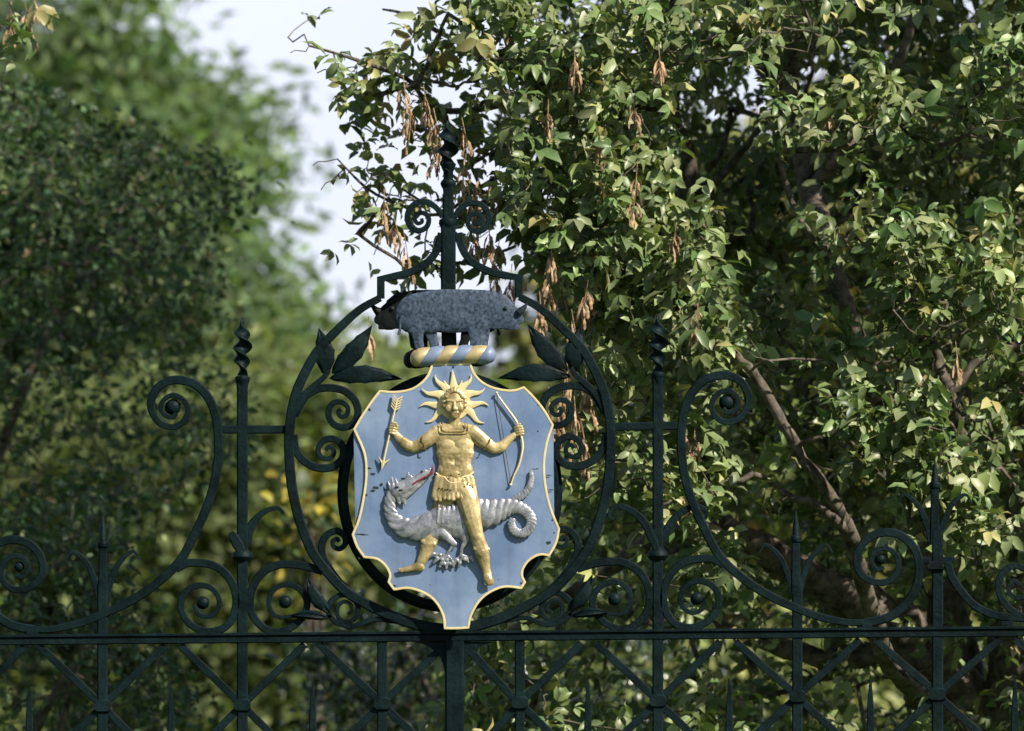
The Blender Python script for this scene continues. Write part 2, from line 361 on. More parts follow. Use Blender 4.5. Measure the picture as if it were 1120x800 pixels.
# wrought leaves
def iron_leaf(base, tip, hw, bend=0.0, y=-0.004, both=True):
    for b, t in ([(base, tip), tuple(mir([base, tip]))] if both else [(base, tip)]):
        bm = bmesh.new(); b = np.array(b, float); t = np.array(t, float); a = t-b; L = np.linalg.norm(a); a /= L; n = np.array([-a[1], a[0]])
        if b[0] > 492: n = -n
        rows = []
        K = 14
        for i in range(K+1):
            u = i/K; w = hw*(math.sin(math.pi*min(1, u*1.02)**0.85)**0.9 if 0 < u < 1 else 0)+0.25
            c = b+a*L*u+n*bend*math.sin(math.pi*u)
            row = []
            for s_, dy in ((-1, 0.0), (-0.5, -0.005), (0, -0.002), (0.5, -0.005), (1, 0.0)):
                rp = c+n*w*s_*(1+0.07*math.sin(9*u*math.pi))
                row.append((rp, y+dy*(1 if 0 < i < K else 0.2)-0.012*math.sin(math.pi*u)))
            rows.append(row)
        F = [[bm.verts.new(P(p[0], p[1], yy-0.002)) for p, yy in r] for r in rows]
        B = [[bm.verts.new(P(p[0], p[1], yy+0.003)) for p, yy in r] for r in rows]
        for i in range(K):
            for j in range(4):
                bm.faces.new((F[i][j], F[i][j+1], F[i+1][j+1], F[i+1][j])); bm.faces.new((B[i][j], B[i+1][j], B[i+1][j+1], B[i][j+1]))
            bm.faces.new((F[i][0], F[i+1][0], B[i+1][0], B[i][0])); bm.faces.new((F[i][4], B[i][4], B[i+1][4], F[i+1][4]))
        bm.faces.new(F[0]+B[0][::-1]); bm.faces.new(F[K][::-1]+B[K])
        obj('iron_leaf', bm, M_iron, gate, 60)
iron_leaf((356, 411), (348.5, 359), 10.5, 3)
iron_leaf((363, 409), (407, 356), 10.5, 3)
iron_leaf((360, 414), (440, 415), 9.5, -5)
iron_leaf((361, 671), (336, 631), 7.5, -4, -0.012)
iron_leaf((358, 676), (318, 673), 5, 2, -0.012)

# twisted finials: a flat flame turned about its axis
def flame(cx, prof, turns, y=0.0, flat=0.5):
    bm = bmesh.new(); n = 16; rings = []
    ys = np.array([p[0] for p in prof], float); rs = np.array([p[1] for p in prof], float)
    m = 64
    for i in range(m+1):
        py = ys[0]+(ys[-1]-ys[0])*i/m; r = np.interp(py, ys, rs); a0 = turns*math.pi*2*i/m
        c = P(cx, py, y); ring_ = []
        for k in range(n):
            a = 2*math.pi*k/n; u, v = math.cos(a)*r*S, math.sin(a)*r*flat*S
            ring_.append(bm.verts.new(c+Vector((u*math.cos(a0)-v*math.sin(a0)+math.cos(a0+1.2)*r*0.13*S, u*math.sin(a0)+v*math.cos(a0)+math.sin(a0+1.2)*r*0.13*S, 0))))
        rings.append(ring_)
    for A, B in zip(rings, rings[1:]):
        for j in range(n): bm.faces.new((A[j], A[(j+1) % n], B[(j+1) % n], B[j]))
    bm.faces.new(rings[0]); bm.faces.new(rings[-1][::-1])
    return obj('twisted_finial', bm, M_iron, gate, 60)
for cx, dy in ((265, 0), (719.5, -4)):
    flame(cx, [(348+dy, 0.6), (356+dy, 5), (366+dy, 9.5), (384+dy, 11), (398+dy, 8.5), (408+dy, 6), (414+dy, 5.5)], 2.1)
    bm = bmesh.new(); lathe(bm, cx, [(411+dy, 5), (412.5+dy, 8), (415+dy, 8.6), (417+dy, 8), (420+dy, 6.8), (430+dy, 5.5)]); obj('collar', bm, M_iron, gate)
    bm = bmesh.new(); lathe(bm, cx, [(600+dy*.3, 6), (603+dy*.3, 8), (606+dy*.3, 11), (610+dy*.3, 11.5), (613+dy*.3, 9.5), (616+dy*.3, 6)]); obj('collar', bm, M_iron, gate)
# centre post and its finial
bm = bmesh.new()
sweep(bm, [(490.5, 196), (490.3, 246)], [10.5, 13], 0.03); sweep(bm, [(490.3, 246), (490.3, 330), (492, 420)], [16.5, 16.5, 16.5], 0.04)
obj('centre_post', bm, M_iron, gate)
flame(489.5, [(132, 0.8), (137, 4), (143, 7), (152, 10), (158, 11.5), (168, 12), (175, 9.5), (181, 8), (190, 5.5), (197, 5.5)], 2.0)
bm = bmesh.new(); lathe(bm, 490.3, [(176, 5), (180, 8.6), (184, 7.4), (188, 5.5), (196, 5.2), (198, 7.6), (201, 8.8), (204, 7.8), (207, 6), (212, 5.5)]); obj('collar', bm, M_iron, gate)
bm = bmesh.new(); lathe(bm, 490.3, [(239, 7), (241, 10), (245, 10.5), (248, 9), (251, 8)]); obj('collar', bm, M_iron, gate)

# spikes with curled side shoots
def shoots(cx, tip, col, base, dx, both_h):
    bm = bmesh.new(); sweep(bm, [(cx, base+8), (cx, col+4)], [11, 9], 0.026); lathe(bm, cx, [(col+4, 4), (col+3, 6), (col, 6.8), (col-3, 6), (col-4, 4.5), (tip+15, 3.2), (tip, 0.5)], 0, 10)
    obj('spike', bm, M_iron, gate)
    for sg in (-1, 1):
        q = [(cx+sg*4, base+6), (cx+sg*8, base-12), (cx+sg*17, base-33), (cx+sg*29, base-45), (cx+sg*35, base-46), (cx+sg*40, base-38)]
        bm = bmesh.new(); sweep(bm, catmull(q, 6), [7, 7, 6, 4.5, 3, 2], 0.02); obj('side_shoot', bm, M_iron, gate)
shoots(112.5, 563, 596, 650, 34, 0); shoots(870.5, 558, 590, 643, 34, 0)
shoots(1022.5, 503, 531, 588, 40, 0); shoots(-40, 512, 540, 596, 40, 0)
for cx, yv in ((1024, 619), (-41, 627)):
    bm = bmesh.new(); sweep(bm, [(cx-8.2, yv), (cx+8.2, yv)], 9.6, 0.047); obj('clasp', bm, M_iron, gate)
for cx, yv in ((949, 684), (35, 692), (1102, 682), (221, 693.5), (763, 688.5), (298, 693.5), (686, 690)):
    bm = bmesh.new(); sweep(bm, [(cx-6, yv), (cx+6, yv)], 5, 0.036); obj('clasp', bm, M_iron, gate)
# acanthus leaves above the post collars
for cx, dy, big_ in ((265, 0, 0), (719.5, -2, 1)):
    for sg in (-1, 1):
        if big_: q = [(cx, 604), (cx+sg*6, 590), (cx+sg*14, 573), (cx+sg*27, 560), (cx+sg*42, 554), (cx+sg*52, 559), (cx+sg*52, 567), (cx+sg*47, 568)]; w = [6, 9.5, 9, 7, 5.5, 4, 3]
        elif sg < 0: q = [(cx, 605), (cx+sg*5, 596), (cx+sg*9, 588), (cx+sg*12, 582)]; w = [9, 12, 11, 5]
        else: q = [(cx, 605), (cx+sg*4, 594), (cx+sg*8, 580), (cx+sg*13, 570), (cx+sg*24, 560), (cx+sg*38, 556), (cx+sg*46, 562)]; w = [8, 10.5, 9.5, 7, 5, 3]
        bm = bmesh.new(); sweep(bm, catmull(q, 6), w, 0.03, -0.006 if sg < 0 else 0.006); obj('acanthus_leaf', bm, M_iron, gate)

# ------------------------------------------------------------------ remeshed relief bodies
YS = -0.070                                       # front face of the shield panel
HF = 0.39                                          # low relief
def R3(px, py, h, ys=YS): return P(px, py, ys-h*S*HF)
class Relief:
    def __init__(s, ys=YS, hf=1.0): s.bm = bmesh.new(); s.ys = ys; s.hf = hf
    def b(s, x, y, h, rx, ry_=None, rh=None, rot=0.0, sub=3):
        ry_ = rx if ry_ is None else ry_; rh = min(rx, ry_) if rh is None else rh
        M = Matrix.Translation(R3(x, y, h*s.hf, s.ys)) @ Matrix.Rotation(-rot, 4, Vector((0, -1, 0))) @ Matrix.Diagonal((rx*S, rh*S*HF*s.hf, ry_*S, 1))
        bmesh.ops.create_icosphere(s.bm, subdivisions=sub, radius=1.0, matrix=M); return s
    def c(s, x1, y1, h1, r1, x2, y2, h2, r2, flat=1.0):
        t = bmesh.new()
        for x, y, h, r in ((x1, y1, h1, r1), (x2, y2, h2, r2)):
            M = Matrix.Translation(R3(x, y, h*s.hf, s.ys)) @ Matrix.Diagonal((r*S, r*S*flat*HF*s.hf, r*S, 1))
            bmesh.ops.create_icosphere(t, subdivisions=2, radius=1.0, matrix=M)
        r = bmesh.ops.convex_hull(t, input=t.verts)
        dead = [v for v in t.verts if not v.link_faces]
        if dead: bmesh.ops.delete(t, geom=dead, context='VERTS')
        me = bpy.data.meshes.new('tmp'); t.to_mesh(me); t.free(); s.bm.from_mesh(me); bpy.data.meshes.remove(me); return s
    def chain(s, pts, flat=1.0):
        for a, b in zip(pts, pts[1:]): s.c(*a, *b, flat)
        return s
    def done(s, name, m, parent, vox=0.0013, smooth=3, ys=None):
        me = bpy.data.meshes.new('tmp'); s.bm.to_mesh(me); s.bm.free()
        o = bpy.data.objects.new('tmp', me); C.objects.link(o)
        r = o.modifiers.new('r', 'REMESH'); r.mode = 'VOXEL'; r.voxel_size = vox; r.use_smooth_shade = True
        k = o.modifiers.new('s', 'SMOOTH'); k.iterations = smooth; k.factor = 0.5
        dg = bpy.context.evaluated_depsgraph_get(); dg.update()
        nm = bpy.data.meshes.new_from_object(o.evaluated_get(dg)); nm.name = name
        bpy.data.objects.remove(o); bpy.data.meshes.remove(me)
        for p in nm.polygons: p.use_smooth = True
        nm.materials.clear()
        return link(name, nm, m, parent)

# ------------------------------------------------------------------ shield
shield = thing('heraldic_shield', 'pale blue shield with gilt rim, golden archer astride a silver dragon', 'coat of arms', P(497, 540, -0.05))
def z1(p): return (370+p[0]/2.5, 380+p[1]/2.5)
segs = [[(256, 46), (310, 44), (362, 45)], [(362, 45), (372, 70), (395, 95), (430, 111), (475, 117), (508, 108)],
        [(508, 108), (535, 135), (563, 170), (588, 212)], [(588, 212), (572, 262), (564, 320), (568, 380), (582, 440), (605, 497)],
        [(605, 497), (597, 535), (578, 570)], [(578, 570), (548, 569), (518, 588), (503, 618), (512, 643)], [(512, 643), (501, 660)],
        [(501, 660), (455, 656), (415, 671), (385, 697), (364, 735), (357, 768)], [(357, 768), (325, 770), (290, 770)],
        [(290, 770), (286, 735), (268, 700), (240, 676), (195, 660), (152, 664)], [(152, 664), (136, 642)],
        [(136, 642), (140, 622), (128, 598), (105, 580), (70, 575)], [(70, 575), (50, 545), (38, 512)],
        [(38, 512), (55, 470), (68, 410), (75, 350), (70, 290), (42, 224)], [(42, 224), (62, 190), (90, 148), (113, 118)],
        [(113, 118), (150, 121), (190, 116), (218, 103), (243, 78), (256, 46)]]
outl = []
for sg in segs: outl += [z1(p) for p in catmull(sg, 5)[:-1]]
outl = np.array(outl)
cen = np.array(z1((321, 400)))
def dome(px, py):                                  # the plate is beaten slightly convex
    r2 = ((px-cen[0])/112)**2+((py-cen[1])/145)**2
    return 5.0*(1-min(r2, 1.4))
bm = bmesh.new(); fr = []
levels = list(np.linspace(1.0, 0.06, 16))
for lv in levels:
    fr.append([bm.verts.new(R3(*(cen+(p-cen)*lv), dome(*(cen+(p-cen)*lv))-5)) for p in outl])
n_ = len(outl)
for A, B in zip(fr, fr[1:]):
    for j in range(n_): bm.faces.new((A[j], A[(j+1) % n_], B[(j+1) % n_], B[j]))
bm.faces.new(fr[-1])
bk = [bm.verts.new(R3(*p, dome(*p)-5-4)) for p in outl]
for j in range(n_): bm.faces.new((fr[0][j], bk[j], bk[(j+1) % n_], fr[0][(j+1) % n_]))
bm.faces.new(bk[::-1])
bmesh.ops.triangulate(bm, faces=[f for f in bm.faces if len(f.verts) > 4])
def fleck(cx, cyy, w, h, k=9):                     # where the paint has flaked off to the iron
    a0 = rng.random()*6
    c = bm.verts.new(R3(cx, cyy, dome(cx, cyy)-5+0.35)); r = []
    for i in range(k):
        a = 2*math.pi*i/k; q = 0.55+0.6*rng.random()
        x, yv = cx+math.cos(a)*w*q, cyy+math.sin(a)*h*q
        r.append(bm.verts.new(R3(x, yv, dome(x, yv)-5+0.35)))
    for i in range(k): bm.faces.new((c, r[i], r[(i+1) % k])).material_index = 1
for f in ((403, 512.5, 3.4, 1.2), (408, 519, 3, 1.6), (411, 534, 4.5, 2), (417, 530.5, 3, 2.6), (407.5, 537, 3, 1.6), (400.5, 542, 2, 1.6), (421, 536, 2.5, .8), (396, 584.8, 6.5, 1), (399, 585.2, 4, .7),
          (600, 520, 4, .9), (586, 513, 4, .8), (602, 536, 3.4, .9), (604, 569, 1.3, 1.3), (600, 594, 3, 2.2), (606, 583, 1, 1), (570, 638, 1.6, 1.4), (431, 641, 2, 1.3), (404, 448.5, 2, 2), (589, 442, 2, 2), (495.5, 402, 1.6, 2), (393, 611, 1.5, 1.5), (597, 606, 1.4, 1.4), (390, 600, 1.2, 1.2), (588, 472, 1, 1), (545, 634, .8, .7), (470, 640, .9, .7)):
    fleck(*f)
obj('panel', bm, [M_blue, M_chip], shield, 50)
bm = bmesh.new()
def inset(d):
    t = np.roll(outl, -1, 0)-np.roll(outl, 1, 0); t /= np.linalg.norm(t, axis=1, keepdims=True)
    n = np.stack([-t[:, 1], t[:, 0]], 1)
    return outl+n*d
rows = []
for d, h in ((-0.5, -1.0), (-0.5, 0.9), (0.7, 1.5), (1.9, 0.9), (1.9, -1.0)):
    q = inset(d); rows.append([bm.verts.new(R3(p[0], p[1], dome(*o_)-5+h)) for p, o_ in zip(q, outl)])
for A, B in zip(rows, rows[1:]):
    for j in range(n_): bm.faces.new((A[j], A[(j+1) % n_], B[(j+1) % n_], B[j]))
obj('gilt_rim', bm, M_gilt, shield, 50)

# --- the archer
a = Relief(YS, 1.3)
a.c(486, 478, 3, 11, 508, 478, 3, 11, 0.8).c(487.5, 496, 4, 11, 508, 496, 4, 11, 0.8).c(488.5, 515, 4, 10.8, 507, 515, 4, 10.8, 0.8).c(487, 486, 3, 11, 491, 512, 4, 11, .8).c(507, 486, 3, 12, 504, 512, 4, 11, .8)
a.b(489, 487, 6.8, 9.8, 8.5, 5.9).b(506, 487, 6.8, 9.8, 8.5, 5.9)                                    # chest
for (x, y) in ((492, 500), (502, 500), (492.5, 508.5), (502, 508.5)): a.b(x, y, 8.7, 5.4, 4.2, 4.2)
a.b(497, 519, 9, 8, 6, 5)
a.c(497, 466, 4, 6.8, 497, 455, 6, 6.2)                                                        # neck
a.c(497, 468, 3, 7.5, 482, 472, 3, 8).c(497, 468, 3, 7.5, 514, 472, 3, 8)
# left-hand arm with the arrow
a.chain([(478, 473, 4, 8.2), (468, 481, 4, 8.2), (460, 486, 3.5, 7.0)]); a.chain([(460, 486, 3.5, 6.4), (451.5, 489.5, 3, 6.3), (445, 487, 3, 6.4), (438, 481, 2.5, 4.8), (432.5, 474.5, 2.5, 3.5)])
a.chain([(517, 473, 4, 8.2), (526, 481, 4, 8.2), (534, 486.5, 3.5, 7.0)]); a.chain([(534, 487, 3.5, 6.4), (541, 491, 3, 6.3), (548, 489, 3, 6.2), (555.5, 482, 2.5, 4.6), (562, 476.5, 2.5, 3.5)])
# hands: palm, four fingers closed round the shaft, thumb
def hand(cx, cyy, ax, ay, sg):
    a.b(cx+sg*2.2, cyy, 2.5, 4.0, 6.0, 3.4, math.atan2(ax, -ay)*1.0)
    for i, L in enumerate((0.95, 1.0, 0.95, 0.8)):
        t = (i-1.5)*2.95; x, y = cx+ax*t, cyy+ay*t
        a.chain([(x+sg*4.2, y+1.2, 4, 1.55), (x+sg*0.6, y+0.3, 6.6, 1.5), (x-sg*3.0*L, y-0.1, 6.2, 1.35), (x-sg*4.0*L, y, 4, 1.2)])
    a.chain([(cx+sg*3.2+ax*-3, cyy+ay*-3, 5, 1.7), (cx+sg*1.5+ax*-6.6, cyy+ay*-6.6, 6.5, 1.5), (cx-sg*2+ax*-7.2, cyy+ay*-7.2, 6.5, 1.25)])
hand(429.6, 469.5, -0.2, 0.98, 1); hand(568.5, 471, 0.25, 0.97, -1)
# legs: the straight one in front of the dragon, the bent one behind it
a.chain([(505, 535, 7, 12), (512, 549, 10, 12.2), (516.5, 567, 14, 10.2), (521.5, 585, 15, 7.6), (523.5, 592, 14, 7.8), (527, 603, 12, 8.4), (529.5, 613, 9, 6.6), (531.5, 623, 7, 4.9), (533, 628, 6, 5.0)])
a.b(522, 587, 19, 4.8, 5.5, 4)
a.chain([(532.5, 628, 6, 4.6), (534, 634, 9, 5.2), (534.8, 637, 9, 4.0)])
for i in range(5): a.c(530.8+i*2.0, 636+1.1*math.sin(i*0.9), 9, 1.5, 530.6+i*2.15, 639.3+0.8*math.sin(i*0.9+.3), 9, 1.2)
a.chain([(490, 538, 4, 11), (481, 562, -2, 11), (471, 588, 1, 9.6), (468.5, 596, 3, 8.8), (464.5, 607, 3, 6.6), (459.5, 617, 3, 4.9)])
a.chain([(459, 619, 4, 4.9), (451, 621.5, 4, 3.7), (442, 623.5, 4, 3.0), (437.5, 624, 4, 2.2)]); a.c(461, 621, 3, 3.8, 455, 622, 3, 3.6)
for i in range(4): a.c(441-i*0.5, 622.2+i*1.0, 4.5+i*.3, 1.3, 435.8+i*0.6, 622.4+i*0.9, 4.5, 1.05)
# boot cuffs
a.c(520, 600, 16, 3.0, 527, 602.5, 18.5, 2.4, .9).c(527, 602.5, 18.5, 2.4, 533.5, 601, 14, 2.6, .9).c(521, 604.5, 15, 1.8, 527, 607.5, 17.5, 1.8).c(527, 607.5, 17.5, 1.8, 533, 606, 13, 1.8)
a.c(462.5, 592.5, 8, 2.8, 474.5, 595.5, 8, 2.8, .9).c(462, 598, 7, 1.8, 472, 600.5, 7.5, 1.8)
# head
a.b(497, 441, 9, 11.4, 15.2, 10).b(497, 448.5, 10.5, 8.2, 9.3, 8.4).b(497, 455.5, 14, 3.8, 3.2, 4.6)
a.b(490.5, 446.5, 16, 3.6, 4.2, 2.8).b(503.5, 446.5, 16, 3.6, 4.2, 2.8)                       # cheeks
a.c(489, 438.2, 17.2, 1.5, 495, 438.8, 18.8, 1.5).c(499, 438.8, 18.8, 1.5, 505, 438.2, 17.2, 1.5)  # brows
a.b(491.8, 441.6, 16.2, 2.5, 1.5, 2.2).b(502.2, 441.6, 16.2, 2.5, 1.5, 2.2)                   # eyes
a.chain([(497, 438.5, 18.6, 1.5), (497, 443.5, 20.8, 1.5), (497, 447.2, 21.8, 2.0)]); a.c(494.9, 447.8, 18.8, 1.2, 499.1, 447.8, 18.8, 1.2)
a.c(493.8, 451.6, 17.6, 1.2, 500.2, 451.6, 17.6, 1.2).c(494.8, 453.6, 17.4, 1.2, 499.2, 453.6, 17.4, 1.2)  # lips
a.b(485.3, 443.5, 8, 2, 4, 3).b(508.7, 443.5, 8, 2, 4, 3)
archer = a.done('archer_figure', M_gold, shield, 0.00125, 2)
archer['label'] = 'golden archer in short tunic standing astride a dragon'
# hair curls
h = Relief(YS, 1.3)
for i in range(13):
    t = math.pi*(-0.08+1.16*i/12); h.b(497-11.3*math.cos(t), 440.5-14.6*math.sin(t), 11+2*math.sin(t), 3.0, 3.0, 3.6, 0, 2)
for i in range(9):
    t = math.pi*(0.12+0.76*i/8); h.b(497-9.0*math.cos(t), 437.5-9.5*math.sin(t), 15.5, 2.5, 2.3, 2.6, 0, 2)
for i in range(5): h.b(490+3.4*i, 426.8+abs(i-2)*.6, 13, 2.6, 2.4, 3, 0, 2)
h.done('hair', M_gold, archer, 0.0014, 1)
# sunburst behind the head
bm = bmesh.new()
def ray(tip, wob, hb, base_c=(497, 440)):
    tip = np.array(tip, float); c = np.array(base_c, float); v = tip-c; L = np.linalg.norm(v); v /= L; n = np.array([-v[1], v[0]]); K = 12; rows = []
    for i in range(K+1):
        u = i/K; q = c+v*(9+(L-9)*u)+n*wob*math.sin(u*2*math.pi)*(0.3+0.7*u)*0.9
        w = hb*(1-u)**1.05+0.35
        rows.append([bm.verts.new(R3(*(q-n*w), -0.5)), bm.verts.new(R3(*(q-n*w*.8), 2.2)), bm.verts.new(R3(*q, 4.6-2.2*u)), bm.verts.new(R3(*(q+n*w*.8), 2.2)), bm.verts.new(R3(*(q+n*w), -0.5))])
    for A, B in zip(rows, rows[1:]):
        for j in range(4): bm.faces.new((A[j], A[j+1], B[j+1], B[j]))
    bm.faces.new(rows[-1])
for tip, wob in (((495, 404.5), 0), ((476, 410), 2), ((515.5, 409.5), -2), ((461.5, 425), 2.2), ((530.5, 424), -2.2), ((459, 445), -2), ((534.5, 444), 2), ((465.5, 462), 2), ((530, 463), -2.2)):
    ray(tip, wob*1.6, 6.4)
for tip in ((485.5, 416), (505.5, 416)): ray(tip, 0, 3.5)
lathe_pts = []
c0 = bm.verts.new(R3(497, 441, 3.5)); r0 = [bm.verts.new(R3(497+17.5*math.cos(t), 441+18.5*math.sin(t), 2.2)) for t in np.linspace(0, 2*math.pi, 28, endpoint=False)]
for i in range(28): bm.faces.new((c0, r0[i], r0[(i+1) % 28]))
obj('sunburst', bm, M_gilt, archer, 35)
# kilt and belt
k = Relief(YS, 1.3)
for i in range(9):
    u = i/8; k.c(480+u*34, 524+3*math.sin(u*math.pi), 7+5*math.sin(u*math.pi), 5.2, 476.5+u*41, 543+1.5*math.sin(u*math.pi)-u*2, 8+7*math.sin(u*math.pi), 5.2)
for i in range(10):
    u = (i+.5)/10; k.c(475.5+u*44, 541.5-u*2.5, 10+8*math.sin(u*math.pi), 2.2, 474.5+u*46.5, 546.8-u*3.5+1.2*math.sin(i*2.1), 11+8*math.sin(u*math.pi), 2.5)
k.done('kilt', M_gold, archer, 0.0014, 1)
bm = bmesh.new(); belt = catmull([(476.8, 517.5), (481, 521), (486, 522.5), (490, 526.5), (494, 528.5), (499, 528.5), (503, 526), (507, 521.8), (513, 520.5), (518, 516.5)], 4)
tube(bm, [R3(x, y, 1.3*(15.8-10.5*((x-497.5)/20.5)**2)) for x, y in belt], 0.0026, 8); obj('belt', bm, M_gilt, archer)
bm = bmesh.new(); tube(bm, [R3(x, y+1.5, 1.3*(15.4-10.5*((x-497.5)/20.5)**2)) for x, y in belt], 0.0019, 6)  # thin dark tubes outline the belt and sleeve grooves
for q in ([(461.5, 478), (461, 483), (463.5, 486), (464.5, 491), (467, 492.5)], [(536, 479.5), (535, 484), (532, 487), (530, 492), (528, 493)]):
    tube(bm, [R3(x, y, 14.2+1.2*math.sin(i*0.8)) for i, (x, y) in enumerate(catmull(q, 3))], 0.0016, 6)
for x, y in ((484, 534.5), (487, 535.5), (490, 535), (493, 536), (480.5, 534), (508, 532.5), (511, 530.5), (514, 531), (516.5, 533), (511.5, 528.5), (493.5, 520), (502, 519)):
    ball(bm, R3(x, y, 1.3*(15.2-8*((x-497.5)/21)**2+5)), 0.0030, 1, (1.2, .8, .7))
for i in range(9): ball(bm, R3(478+i*4.7, 548.3-i*.4, 1.3*(12+6*math.sin(i/8*math.pi))), 0.0036, 1, (1, .7, .6))
obj('dark_trim', bm, M_golddark, archer, label='dark edging of the tunic')
bm = bmesh.new()
for q in ([(481.5, 462), (481, 473), (497, 474.5), (511.5, 473), (511, 463)], [(484.5, 462), (484.5, 470.5), (497, 471.5), (508.5, 470.5), (508.5, 463)]):
    tube(bm, [R3(x, y, 1.3*(12.2+1.2*math.cos((x-497)/12))) for x, y in catmull(q, 4)], 0.0017, 6)
obj('collar_trim', bm, M_gold, archer)

# --- bow and arrow
bm = bmesh.new()
bow = catmull([(543.5, 430.6), (549, 439), (557, 450), (565, 461.5), (568.5, 472), (571.5, 484), (571, 495), (567.5, 509), (562, 521), (559, 530)], 5)
tube(bm, [R3(x, y, 5.2) for x, y in bow], [0.0016, 0.0026, 0.0032, 0.0034, 0.0032, 0.0026, 0.0018], 8)
ball(bm, R3(543.3, 430, 5.2), 0.0042); ball(bm, R3(558.6, 530.5, 5.2), 0.0042)
bo = obj('bow', bm, M_gilt, shield)
bm = bmesh.new(); tube(bm, [R3(543.5, 432, 4.6), R3(551, 480, 4.6), R3(558.5, 528, 4.6)], 0.0010, 6); obj('bowstring', bm, M_golddark, bo)
bm = bmesh.new(); p0, p1 = np.array([434.6, 436.0]), np.array([418.6, 509.0])
tube(bm, [R3(*p0, 5.0), R3(*p1, 5.0)], 0.0024, 8); ar = obj('arrow', bm, M_gilt, shield)
bm = bmesh.new(); d = (p1-p0)/np.linalg.norm(p1-p0); nn = np.array([-d[1], d[0]])
tip = p1+d*5
prism = [tip, p1-d*2+nn*2.0, p1-d*9+nn*7, p1-d*4+nn*.6, p1-d*4-nn*.6, p1-d*9-nn*7, p1-d*2-nn*2.0]
f = [bm.verts.new(R3(*q, 6.2)) for q in prism]; b_ = [bm.verts.new(R3(*q, 3.8)) for q in prism]
bm.faces.new(f); bm.faces.new(b_[::-1])
for i in range(7): bm.faces.new((f[i], f[(i+1) % 7], b_[(i+1) % 7], b_[i]))
bmesh.ops.triangulate(bm, faces=[q for q in bm.faces if len(q.verts) > 4]); obj('arrowhead', bm, M_gilt, ar)
bm = bmesh.new()
for sg in (-1, 1):
    for i in range(5):
        q = p0+d*(i*3.0+0.5); e = q-d*4.5+nn*sg*5.2; w = d*1.5
        vv = [R3(*q, 6), R3(*(q+w), 6), R3(*(e+w), 5.4), R3(*e, 5.4)]; v2 = [v+Vector((0, 0.004, 0)) for v in vv]
        A = [bm.verts.new(v) for v in vv]; B = [bm.verts.new(v) for v in v2]
        bm.faces.new(A); bm.faces.new(B[::-1])
        for j in range(4): bm.faces.new((A[j], A[(j+1) % 4], B[(j+1) % 4], B[j]))
obj('fletching', bm, M_gilt, ar, 20)

# --- the dragon: coils with oblique ridges
def ridged(pts, pitch, tilt, flat, ys=YS, amp=0.22, n=40, sub=10, smooth_to=0.0):
    bm = bmesh.new(); pts = np.array(catmull(pts, sub)); m = len(pts); rings = []; s_ = 0.0
    t2 = np.gradient(pts[:, :2], axis=0); t2 /= np.linalg.norm(t2, axis=1, keepdims=True)
    for i in range(m):
        if i: s_ += np.linalg.norm(pts[i, :2]-pts[i-1, :2])/ (pitch*max(pts[i, 3], 2.0))
        x, y, h_, r = pts[i]; nn_ = np.array([-t2[i, 1], t2[i, 0]]); ring_ = []
        for k_ in range(n):
            a_ = 2*math.pi*k_/n; fr_ = (s_+tilt*math.cos(a_)) % 1.0
            rr = r*(1-amp+amp*1.25*(math.sin(math.pi*fr_)**0.5))
            q = np.array([x, y])+nn_*math.cos(a_)*rr
            ring_.append(bm.verts.new(R3(q[0], q[1], h_+math.sin(a_)*rr*flat, ys)))
        rings.append(ring_)
    for A, B in zip(rings, rings[1:]):
        for j in range(n): bm.faces.new((A[j], A[(j+1) % n], B[(j+1) % n], B[j]))
    bm.faces.new(rings[0]); bm.faces.new(rings[-1][::-1])
    return bm
d = Relief()
# rump and breast
d.chain([(474, 572, 3, 13), (486, 567, 4, 17), (500, 570, 4, 19), (509, 577, 4, 15), (513, 585, 4, 9)], 0.75)
d.chain([(505, 566, 2, 17), (522, 562, 2, 17), (534, 562, 2, 15)], 0.7)
for i in range(6): d.c(480+i*5, 553, 14, 1.3, 478+i*6, 572, 16.2, 1.1)
# thighs, shins, toes
d.chain([(484, 583, 8, 7), (490, 589, 9, 4.4), (497, 595.5, 9, 3.4)]); d.chain([(497, 595.5, 9, 2.6), (492, 602, 8, 1.7), (488, 608, 7, 1.9)])
d.chain([(507, 582, 9, 7.5), (509, 590, 10, 4.6), (509, 593, 10, 3.2)]); d.chain([(508.5, 593, 10, 3.0), (505, 600, 9, 1.9), (504, 609, 8, 2.2)])
for (x1, y1, x2, y2) in ((488, 608, 474, 606), (474, 606, 470, 609), (488, 609, 478, 612), (478, 612, 474, 616), (488, 610, 483, 616), (483, 616, 481, 620), (489, 610, 489, 617), (489, 617, 488, 621.5), (490, 609, 495, 615), (495, 615, 496, 620),
                         (504, 609, 499, 612), (499, 612, 497, 617), (504, 610, 503, 616), (503, 616, 502, 620), (504, 609, 510, 611.5), (510, 611.5, 512, 615), (505, 608, 515, 610.5), (515, 610.5, 517, 614)):
    d.c(x1, y1, 7, 2.2, x2, y2, 6, 1.6)
for (x, y) in ((481, 607.5), (483.5, 612.5), (489, 613), (493, 612), (478, 610.5), (500, 613.5), (508, 612), (486, 617), (492, 617)): d.b(x, y, 7.5, 2.2, 2.2, 2.6, 0, 2)
